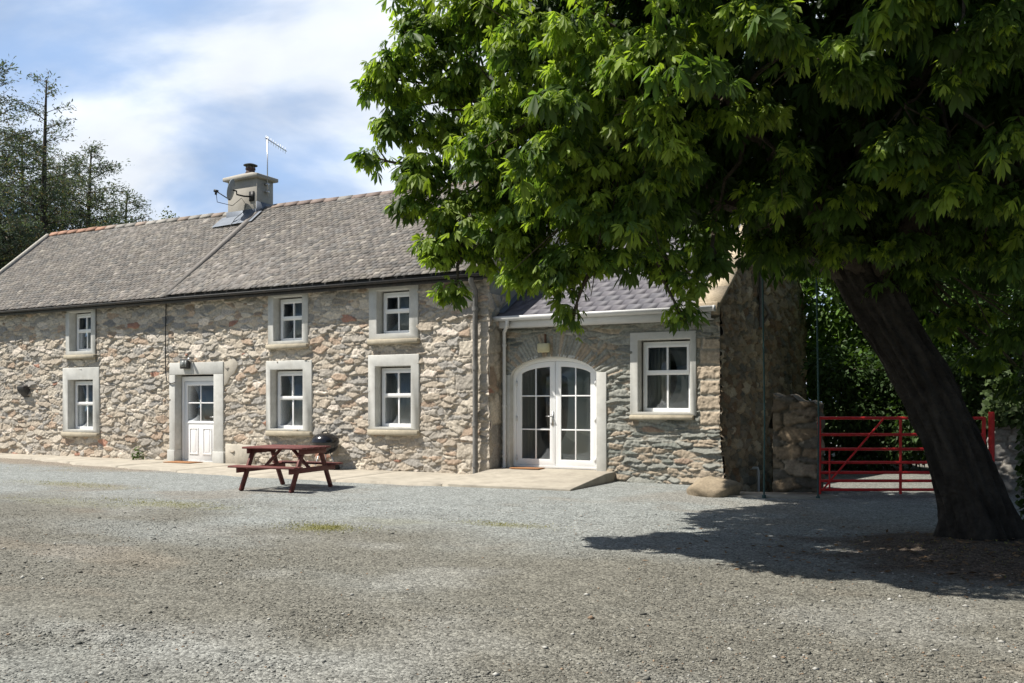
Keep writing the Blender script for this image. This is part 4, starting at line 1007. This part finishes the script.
# keep the seam closed
seam = sst(0, .35, Wg)*sst(2*math.pi, 2*math.pi-.35, Wg); ridg = ridg*seam+(1-seam)*.01
Rg = rs[:, None]+ridg+.07*flare
V = cs2[:, None]+A1[:, None]*(np.cos(Wg)*Rg)[..., None]+A2[:, None]*(np.sin(Wg)*Rg)[..., None]
idx = np.arange(V.shape[0]*n).reshape(-1, n); i2 = np.roll(idx, -1, 1)
F = np.stack([idx[:-1], i2[:-1], i2[1:], idx[1:]], -1).reshape(-1, 4)
bc = np.array((.036, .031, .026))*(1+1.5*fbm(Wg*5, zz*4, 73))[..., None]
mk('trunk', V.reshape(-1, 3), F, M['bark'], ch, bc.reshape(-1, 3), smooth=True)

LOBES = [(398, 80, 9.0, .42), (366, 78, 9.0, .22), (432, 45, 9.0, .5), (445, 110, 9, .55), (404, 128, 9.2, .30), (378, 158, 9.1, .20), (425, 175, 9, .42), (455, 215, 8.8, .48), (443, 258, 8.8, .24), (456, 288, 8.8, .13),
         (505, 235, 8.6, .52), (512, 278, 8.6, .22), (550, 255, 8.4, .5), (556, 290, 8.3, .22), (572, 316, 8.3, .10), (598, 258, 8.2, .42), (640, 240, 8, .36), (668, 262, 8, .22), (692, 285, 7.8, .20), (685, 318, 7.8, .12), (715, 225, 8, .42), (757, 205, 8.3, .45), (716, 265, 8, .18),
         (480, 10, 8.5, .6), (530, 50, 8, .7), (490, 140, 8.4, .55), (550, 150, 7.8, .7), (590, 10, 7.5, .8), (620, 90, 7.3, .65), (670, 30, 6.8, .7), (610, 190, 7.7, .55), (690, 160, 7.3, .6), (730, 95, 6.9, .6), (755, 25, 6.6, .7), (790, 170, 7.3, .6), (825, 60, 6.6, .7), (850, 200, 7.8, .55), (900, 8, 6.0, .35), (895, 120, 6.8, .6), (955, 50, 6.4, .6), (950, 160, 6.8, .55), (1005, 150, 6.3, .45), (1000, 200, 7.2, .6), (1030, 30, 6.2, .6), (650, 120, 6.7, .35), (575, 105, 7.3, .4), (820, 225, 8.6, .5), (780, 235, 9, .4), (700, 70, 6.3, .35), (980, 265, 8.0, .45), (1040, 250, 7.5, .6), (925, 240, 8.0, .45), (800, 262, 10.8, .5), (850, 280, 11.5, .4), (960, 305, 10.6, .6), (1015, 320, 10, .6), (1030, 380, 11, .4), (930, 290, 10.8, .5), (990, 360, 11.5, .35), (480, 195, 8.9, .5), (420, 212, 9, .28), (530, 210, 8.7, .5), (490, 170, 8.8, .5), (462, 245, 8.9, .35), (415, 22, 9.1, .35), (520, 250, 8.8, .4), (590, 225, 8.3, .45), (640, 205, 8, .4), (860, 243, 8.7, .6), (925, 262, 8.5, .55), (790, 232, 8.8, .5), (975, 235, 8.2, .5), (455, 70, 9.1, .45), (500, 95, 8.6, .5), (400, 100, 9.3, .3)]
Cs = []; Os = []; Sz = []; Cl = []
LC = []
LOBES = [(x, y, d+(.5 if x > 700 and y > 60 and r > .4 else 0), r*(.72 if x > 700 and r > .4 else 1)) for (x, y, d, r) in LOBES]
def rosettes(ctr_, axis_, young_sunlit, rr, smin, smax):
    """5-8 leaves on stalks round each twig end; returns leaf origins, directions, sizes, colours"""
    n = len(ctr_); cnt = rr.integers(4, 9, n); k = np.repeat(np.arange(n), cnt); m = len(k)
    d = unit(rr.normal(0, 1, (m, 3))*np.array((1, 1, .45))+axis_[k]*.55+np.array((0, 0, -.12)))
    st = rr.uniform(.04, .15, m)[:, None]
    sz = (smin+(smax-smin)*rr.random(n)**1.4)[k]*rr.uniform(.7, 1.15, m)*np.where(young_sunlit[k], .85, 1)
    base = np.array((.078, .130, .034))*rr.uniform(.7, 1.3, n)[:, None]; base[young_sunlit] = np.array((.215, .29, .055))*rr.uniform(.75, 1.2, young_sunlit.sum())[:, None]
    return ctr_[k]+d*st, d, sz, base[k]*rr.uniform(.85, 1.15, m)[:, None]
for (x, y, d, r) in LOBES:
    c = P(x, y, d); LC.append(c); nr_ = int(145*r*r+5); K = max(1, int(r*6))
    sc_ = unit(rr.normal(0, 1, (K, 3)))*(rr.random(K)**.5*r*.65)[:, None]*np.array((1, 1, .85)); sr = r*rr.uniform(.35, .62, K)
    sn = unit(np.array((-.15, -.2, 1.))+rr.normal(0, .28, (K, 3)))
    kk = rr.integers(0, K, nr_); v = unit(rr.normal(0, 1, (nr_, 3))); v = unit(v-sn[kk]*(v*sn[kk]).sum(1, keepdims=True))
    q_ = rr.random(nr_)**.55; off = sc_[kk]+v*(q_*sr[kk])[:, None]+sn[kk]*rr.normal(0, .035, nr_)[:, None]
    off[:, 2] -= .25*(q_*sr[kk])**2/np.maximum(sr[kk], .1)
    yg_lit = rr.random(nr_) < ((.30+.5*q_) if x < 700 else (.10+.35*q_))  # pale young leaves; extra ones on the left lobes stand in for sunlight
    A_, B__, C_, D_ = rosettes(c+off, unit(v*.8+sn[kk]*.5), yg_lit, rr, .075, .17)
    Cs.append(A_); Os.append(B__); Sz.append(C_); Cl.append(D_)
def ell(n, c, rad, lo, shell=.5):
    v = unit(rr.normal(0, 1, (n, 3))); k = rr.random(n)**(1/3)*(1-shell)+shell*rr.random(n)**.12
    q = np.array(c)+v*k[:, None]*np.array(rad); m = q[:, 2] > lo; return q[m], v[m]
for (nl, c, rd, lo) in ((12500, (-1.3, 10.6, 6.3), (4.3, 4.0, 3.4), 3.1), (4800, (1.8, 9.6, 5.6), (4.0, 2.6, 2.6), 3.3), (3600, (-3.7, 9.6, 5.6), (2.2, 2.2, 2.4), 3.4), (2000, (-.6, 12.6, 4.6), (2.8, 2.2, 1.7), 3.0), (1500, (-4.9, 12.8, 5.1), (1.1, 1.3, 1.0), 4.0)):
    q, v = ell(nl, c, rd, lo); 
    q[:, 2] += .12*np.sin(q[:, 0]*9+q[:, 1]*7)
    Cs.append(q); Os.append(v); Sz.append(rr.uniform(.12, .20, len(q))); Cl.append(np.array((.034, .066, .015))*rr.uniform(.75, 1.25, len(q))[:, None])  # inner leaves coloured darker to deepen the shade inside the crown
# upper crown above the frame, leaning over the yard: it shades the boughs below it
nl = 24000; q = np.stack([rr.uniform(-4, 6.5, nl), rr.uniform(3.8, 12, nl), rr.uniform(4.6, 8.8, nl)], -1)
a_ = q[:, 0]+.48*q[:, 2]; b__ = q[:, 1]+.40*q[:, 2]; dq = -q[:, 0]*SI+q[:, 1]*CO
m = (q[:, 2] > 1.9+.50*dq) & (b__ > np.where(a_ < -.4, 9.6, 7.95)) & (a_ > -2.3) & (((q[:, 0]-.8)/5.6)**2+((q[:, 1]-8.6)/4.8)**2+((q[:, 2]-6)/3.)**2 < 1)
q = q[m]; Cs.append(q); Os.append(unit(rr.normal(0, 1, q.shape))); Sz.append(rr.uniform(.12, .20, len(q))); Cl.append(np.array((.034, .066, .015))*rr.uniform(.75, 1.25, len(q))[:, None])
Cs, Os, Sz, Cl = [np.concatenate(q) for q in (Cs, Os, Sz, Cl)]
# the crown stays on its own side of the sun line (its shadow ends where the photo's does)
shx = Cs[:, 0]+Cs[:, 2]/math.tan(SUN_EL)*math.sin(SUN_AZ); shy = Cs[:, 1]+Cs[:, 2]/math.tan(SUN_EL)*math.cos(SUN_AZ)
kp = (shy > 7.85+.5*fbm(shx*1.1, shy*0+3, 81)*2)
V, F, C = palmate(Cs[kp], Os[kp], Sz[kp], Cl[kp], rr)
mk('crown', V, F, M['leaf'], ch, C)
# limbs
top_ = [ctr[7], ctr[8], ctr[9], ctr[7]]
limb_ends = [((0), (-4.6, 8.9, 4.6), .17), (1, (-4.2, 8.0, 6.0), .15), (2, (-2.6, 10.5, 8.6), .16), (2, (-.8, 9.0, 8.4), .14), (0, (-2.6, 7.6, 4.4), .13), (3, (1.8, 8.6, 5.2), .17), (1, (0.6, 7.4, 5.8), .14), (3, (-2.9, 13.9, 4.3), .12), (1, (-1, 13.5, 6.5), .14), (3, (3.5, 10, 5.6), .15)]
ends = []
for (k, e, r) in limb_ends:
    b = MB(); pts = branch_pts(top_[k], e, rr, .10, 9, .12); rads = list(np.linspace(r, .035, 9)); b.tube(pts, rads, 12, (.07, .058, .045), wob=.06); b.build('branch', M['bark'], ch, smooth=True); ends += pts[3:]
ends = np.array(ends)
tw = MB()
for c, (_, _, _, lr) in zip(LC, LOBES):
    if lr < .25:
        big = np.array([q_ for q_, (_, _, _, r_) in zip(LC, LOBES) if r_ > .3]); src = big[np.argmin(np.linalg.norm(big-c, axis=1))]
    else: src = ends[np.argmin(np.linalg.norm(ends-c, axis=1))]
    pts = branch_pts(src, c, rr, .06, 6, .1); tw.tube(pts, list(np.linspace(.03, .008, 6)), 6, (.08, .065, .05))
    for q in range(3):
        e = c+rr.normal(0, .35, 3)*lr; tw.tube([pts[4], tuple(e)], [.01, .004], 5, (.09, .075, .05))
tw.build('twigs', M['bark'], ch, smooth=True)

# ropes hanging from the back branch
for (x, d, lab) in ((764, 13.7, 'thin teal rope hanging before the dark gable, the left of two'), (818, 13.5, 'thin teal rope hanging beside the red gate, the right of two')):
    q = P(x, 499, d); b = MB(); tp = 4.3
    b.tube([(q[0], q[1], .01), (q[0]+.01, q[1], 1.2), (q[0]-.01, q[1], 2.6), (q[0]-.03, q[1], tp)], .014, 7)
    b.tube([(q[0], q[1], .0), (q[0], q[1], .05)], .03, 8)
    o = b.build('hanging_rope', M['rope'], smooth=True); tag(o, lab, 'rope', 'ropes hanging from the tree')

# ------------------------------------------------------------------ other trees
def cloud_tree(name, label, base, lobes, trunk_r, nper, leaf, col, seed, group=None, density=1.):
    q = np.random.default_rng(seed); t_ = thing(name, label, 'tree', tuple(base), group)
    Cs = []; Ds = []; Cl = []
    for (cx, cy, cz, r) in lobes:
        n = int(nper*r*r*density)
        v = unit(q.normal(0, 1, (n, 3))); k = q.random(n)**.4; fz = 1+.35*fbm(v[:, 0]*2.2+cx, v[:, 2]*2.2+v[:, 1]*2+cy, seed)*2
        p_ = np.array((cx, cy, cz))+v*(k*fz)[:, None]*np.array((r, r, r*.8)); Cs.append(p_); Ds.append(unit(v+q.normal(0, .6, (n, 3))+np.array((0, 0, -.2))))
        Cl.append(np.array(col)*q.uniform(.6, 1.45, n)[:, None]*(1+.4*(q.random()-.5)))
    Cs, Ds, Cl = [np.concatenate(a) for a in (Cs, Ds, Cl)]
    Cs[:, 2] = np.maximum(Cs[:, 2], .03)
    nn_ = unit(np.array((0, 0, 1.))+q.normal(0, .6, Cs.shape)); ln = q.uniform(.7, 1.3, len(Cs))*leaf
    V, F, C = leaflets(Cs, Ds, nn_, ln, ln*.55, .2, Cl, detail=False)
    mk('crown', V, F, M['bgleaf'], t_, C)
    b = MB(); cen = np.mean([l[:3] for l in lobes], 0)
    b.tube(branch_pts(base, cen, q, .0, 7, .05), list(np.linspace(trunk_r, trunk_r*.45, 7)), 12, (.08, .07, .055), wob=.05)
    for l in lobes[::2]: b.tube(branch_pts(np.array(base)*.4+cen*.6, l[:3], q, .05, 5), list(np.linspace(trunk_r*.4, .02, 5)), 8, (.08, .07, .055))
    b.build('trunk', M['bark'], t_, smooth=True)
    return t_
G = 'trees behind the gate'
q = np.random.default_rng(5)
def lob(cx, cy, cz, R_, n, r0, r1, flat=.7):
    o = []
    for k in range(n):
        v = q.normal(0, 1, 3); v /= np.linalg.norm(v); o.append((cx+v[0]*R_*.8, cy+v[1]*R_*.8, cz+v[2]*R_*flat, q.uniform(r0, r1)))
    return o
cloud_tree('background_tree', 'broad dark tree just behind the red gate', (.8, 19.6, 0), lob(.7, 19.2, 5.8, 3.2, 16, 1.1, 1.7), .25, 420, .17, (.045, .085, .02), 201, G)
cloud_tree('background_tree', 'bright green tree between the gable and the gate', (-3.2, 27.0, 0), lob(-3.4, 26.5, 4.6, 3.3, 15, 1.2, 1.8)+[(-5.5+k_*.9, 25.2, zq_, 1.1) for k_ in range(9) for zq_ in (.9, 2.3)], .25, 520, .2, (.075, .14, .022), 202, G)
cloud_tree('background_tree', 'leafy tree above the right end of the gate', (3.4, 22.5, 0), lob(3.4, 22.5, 5.2, 3.6, 16, 1.2, 1.9), .25, 330, .19, (.06, .115, .022), 203, G)
cloud_tree('background_tree', 'dark tree at the right edge behind the pale wall', (6.5, 19.0, 0), lob(6.3, 18.6, 4.6, 3.4, 15, 1.1, 1.8), .25, 330, .18, (.045, .085, .02), 204, G)
cloud_tree('background_tree', 'tall dark tree farthest behind the gate', (0.5, 29.0, 0), lob(0.5, 29, 6.0, 4.4, 16, 1.6, 2.3), .3, 220, .24, (.045, .085, .02), 205, G)
# hedge beyond the gate
hl = []
for k in range(24):
    x = -2.9+k*.55
    for cz_ in (.45, 1.2, 2.0): hl.append((x+q.uniform(-.2, .2), 20.6+q.uniform(-.3, .3), cz_+q.uniform(-.2, .3), q.uniform(.55, .85)))
hd = cloud_tree('hedge', 'dense dark hedge across the lane beyond the gate', (0, 20.6, 0), hl, .05, 1700, .12, (.035, .065, .018), 206); hd['category'] = 'hedge'
# ivy covered trunk at the right edge
iv = thing('ivy_tree', 'dark ivy covered trunk at the right edge of the yard', 'tree', (2.1, 11.4, 0))
pts = [P(1048, 555, 10.2), P(1046, 500, 10.2), P(1044, 430, 10.2), P(1050, 330, 10.3), P(1060, 200, 10.5)]
b = MB(); b.tube(pts, [.2, .17, .16, .15, .12], 12, (.06, .05, .04), wob=.06); b.build('trunk', M['bark'], iv, smooth=True)
pp = np.array(pts); n = 2600; tt = q.random(n)*3.99; k = tt.astype(int); c = pp[k]*(1-(tt-k))[:, None]+pp[k+1]*(tt-k)[:, None]; v = unit(q.normal(0, 1, (n, 3))*np.array((1, 1, .4)))
c = c+v*(.17+.10*q.random(n)+.1*fbm(tt*2, v[:, 0]*2, 3))[:, None]; c[:, 2] = np.maximum(c[:, 2], .05); ln = q.uniform(.06, .10, n)
V, F, C = leaflets(c, unit(v*.5+q.normal(0, .5, (n, 3))+np.array((0, 0, -.5))), v, ln, ln*.9, .1, np.array((.035, .06, .018))*q.uniform(.6, 1.4, n)[:, None], detail=False)
mk('ivy', V, F, M['bgleaf'], iv, C)
# ivy clump on the pale wall
n = 2600; c = np.stack([q.uniform(-.1, 1.9, n), 16.5+q.normal(0, .16, n), 1.12+np.abs(q.normal(0, .3, n))], -1); ln = q.uniform(.07, .12, n)
V, F, C = leaflets(c, unit(q.normal(0, .6, (n, 3))+np.array((0, -.3, -.5))), unit(q.normal(0, .5, (n, 3))+np.array((0, -1, .6))), ln, ln*.9, .1, np.array((.06, .09, .03))*q.uniform(.6, 1.4, n)[:, None], detail=False)
o = mk('ivy_clump', V, F, M['bgleaf'], None, C); tag(o, 'ivy growing over the top of the pale stone wall', 'ivy')

# conifers behind the farmhouse
def conifer(label, x, ytop, d, width, seed, sparse=.25, col=(.085, .11, .09), ybase=None):
    q = np.random.default_rng(seed); tp = P(x, ytop, d); base = (tp[0], tp[1], 0); Ht = tp[2]
    t_ = thing('conifer', label, 'tree', base, 'conifers behind the farmhouse')
    b = MB(); lean = q.normal(0, .25, 2)
    sp = lambda z: np.array((base[0]+lean[0]*math.sin(z/Ht*3), base[1]+lean[1]*math.sin(z/Ht*3), z))
    b.tube([sp(z) for z in np.linspace(0, Ht, 14)], list(np.linspace(.30, .03, 14)), 10, (.07, .06, .05))
    C = []; D = []; z = Ht*.22
    while z < Ht:
        k = z/Ht; wl = width*(1-k)**.62*(.75+.5*q.random())+.35
        nb = 5 if k < .8 else 4
        for j in range(nb):
            if k > .55 and q.random() < sparse: continue
            a = q.uniform(0, 6.28); l = wl*q.uniform(.55, 1.15); up = q.uniform(.0, .35)+.35*k
            p0 = sp(z); dr = np.array((math.cos(a), math.sin(a), up)); p1 = p0+dr*l; p1[2] -= .04*l*l
            b.tube([p0, (p0+p1)/2+np.array((0, 0, .05*l)), p1], [.045*(1-k)+.015, .03*(1-k)+.01, .008], 5, (.075, .062, .05))
            ns = int(l*(56 if k < .55 else 22)); s = q.random(ns)**.6*.92+.08
            base_ = p0+(p1-p0)*s[:, None]+q.normal(0, 1, (ns, 3))*np.array((.26, .26, .13))*(.5+.6*l/width)
            C.append(base_); D.append(unit(dr+q.normal(0, .7, (ns, 3))+np.array((0, 0, .1))))
        z += q.uniform(.22, .42)
    b.build('trunk', M['bark'], t_)
    C = np.repeat(np.concatenate(C), 4, 0); D = np.repeat(np.concatenate(D), 4, 0); C = C+q.normal(0, .09, C.shape); D = unit(D+q.normal(0, .5, D.shape))
    ln = q.uniform(.11, .22, len(C)); cc = np.array(col)*q.uniform(.6, 1.5, len(C))[:, None]; br = q.random(len(C)) < .15; cc[br] = np.array((.16, .125, .09))
    V, F, Cc = leaflets(C, D, unit(q.normal(0, 1, C.shape)), ln, ln*.28, .1, cc, detail=False)
    mk('crown', V, F, M['bgleaf'], t_, Cc)
conifer('tallest conifer at the left edge of the picture', -2, 66, 37, 3.6, 301, .35)
conifer('slim sparse topped conifer second from the left edge', 47, 80, 40, 3.8, 302, .45)
conifer('lower bushy conifer behind the left end of the ridge', 92, 150, 43, 3.9, 303, .1)
conifer('small outermost conifer sloping down to the ridge', 128, 192, 46, 3.4, 304, .15)
conifer('dark conifer filling the gap behind the roof verge', 22, 140, 44, 5.0, 305, .05)
conifer('dark conifer low behind the orange ridge tiles', 66, 158, 47, 5.0, 306, .05)
conifer('broad dark conifer outside the left frame edge', -45, 60, 42, 5.0, 307, .1)
qb = P(168, 228, 62)
q = np.random.default_rng(77)
tp = P(168, 205, 62)
cloud_tree('small_tree', 'small pale distant tree just above the farmhouse ridge', (tp[0], tp[1], 0), [(tp[0]+a, tp[1], tp[2]+b_, r_) for a, b_, r_ in ((-.1, -.9, .5), (.4, -1.3, .6), (-.5, -1.5, .55), (0, -.3, .25), (.7, -.9, .3))], .15, 160, .22, (.12, .14, .10), 401)

# ------------------------------------------------------------------ weeds and grass
def weed(label, x, y, z, r, n, ln, col, seed, name='weed', cat='weed'):
    q = np.random.default_rng(seed); c = np.stack([x+q.normal(0, r*.4, n), y+q.normal(0, r*.3, n), z+np.abs(q.normal(0, r*.6, n))], -1)
    d = unit(q.normal(0, .7, (n, 3))+np.array((0, 0, .9))); l = q.uniform(.6, 1.3, n)*ln
    V, F, C = leaflets(c, d, unit(q.normal(0, 1, (n, 3))), l, l*.4, .3, np.array(col)*q.uniform(.6, 1.4, n)[:, None])
    return tag(mk(name, V, F, M['bgleaf'], None, C), label, cat)
weed('green leafy weed at the wall foot left of the panelled door', -18.55, 14.86, .05, .20, 60, .11, (.07, .11, .03), 1)
# sparse grass
q = np.random.default_rng(8); xs_, ys_ = [], []
for (mx_, my_, ra, rb, n_) in ((-6.93, 8.17, .50, .26, 1100), (-10.5, 9.0, 1.2, .35, 700), (-14.5, 10.3, 1.6, .4, 600), (-5.2, 9.4, .6, .2, 350), (0.3, 9.6, 1.3, .8, 500), (-12, 8.6, 1.6, .5, 250), (-18, 12.5, 3, .8, 300)):
    xs_.append(q.normal(mx_, ra*.6, n_)); ys_.append(q.normal(my_, rb*.6, n_))
X, Y = np.concatenate(xs_), np.concatenate(ys_); n = len(X); c = np.stack([X, Y, gz_(X, Y)+.003], -1); l = q.uniform(.012, .04, n)
V, F, C = leaflets(c, unit(q.normal(0, .7, (n, 3))+np.array((0, 0, .8))), unit(q.normal(0, 1, (n, 3))), l, l*.22, .2, np.array((.21, .20, .06))*q.uniform(.6, 1.3, n)[:, None], detail=False)
tag(mk('grass', V, F, M['bgleaf'], None, C), 'thin mossy grass tufts growing through the gravel', 'grass', kind='stuff')
# fallen leaves and twigs under the tree
n = 900; X = q.normal(.1, 1.2, n); Y = q.normal(9.4, .8, n); c = np.stack([X, Y, gz_(X, Y)+.012], -1); l = q.uniform(.03, .09, n)
dd = q.normal(0, 1, (n, 3)); dd[:, 2] *= .12
V, F, C = leaflets(c, unit(dd), unit(q.normal(0, .25, (n, 3))+np.array((0, 0, 1))), l, l*.45, .0, np.array((.16, .10, .055))*q.uniform(.5, 1.4, n)[:, None], detail=False)
tag(mk('leaf_litter', V, F, M['pebble'], None, C), 'dry brown leaf litter round the chestnut foot', 'litter', kind='stuff')
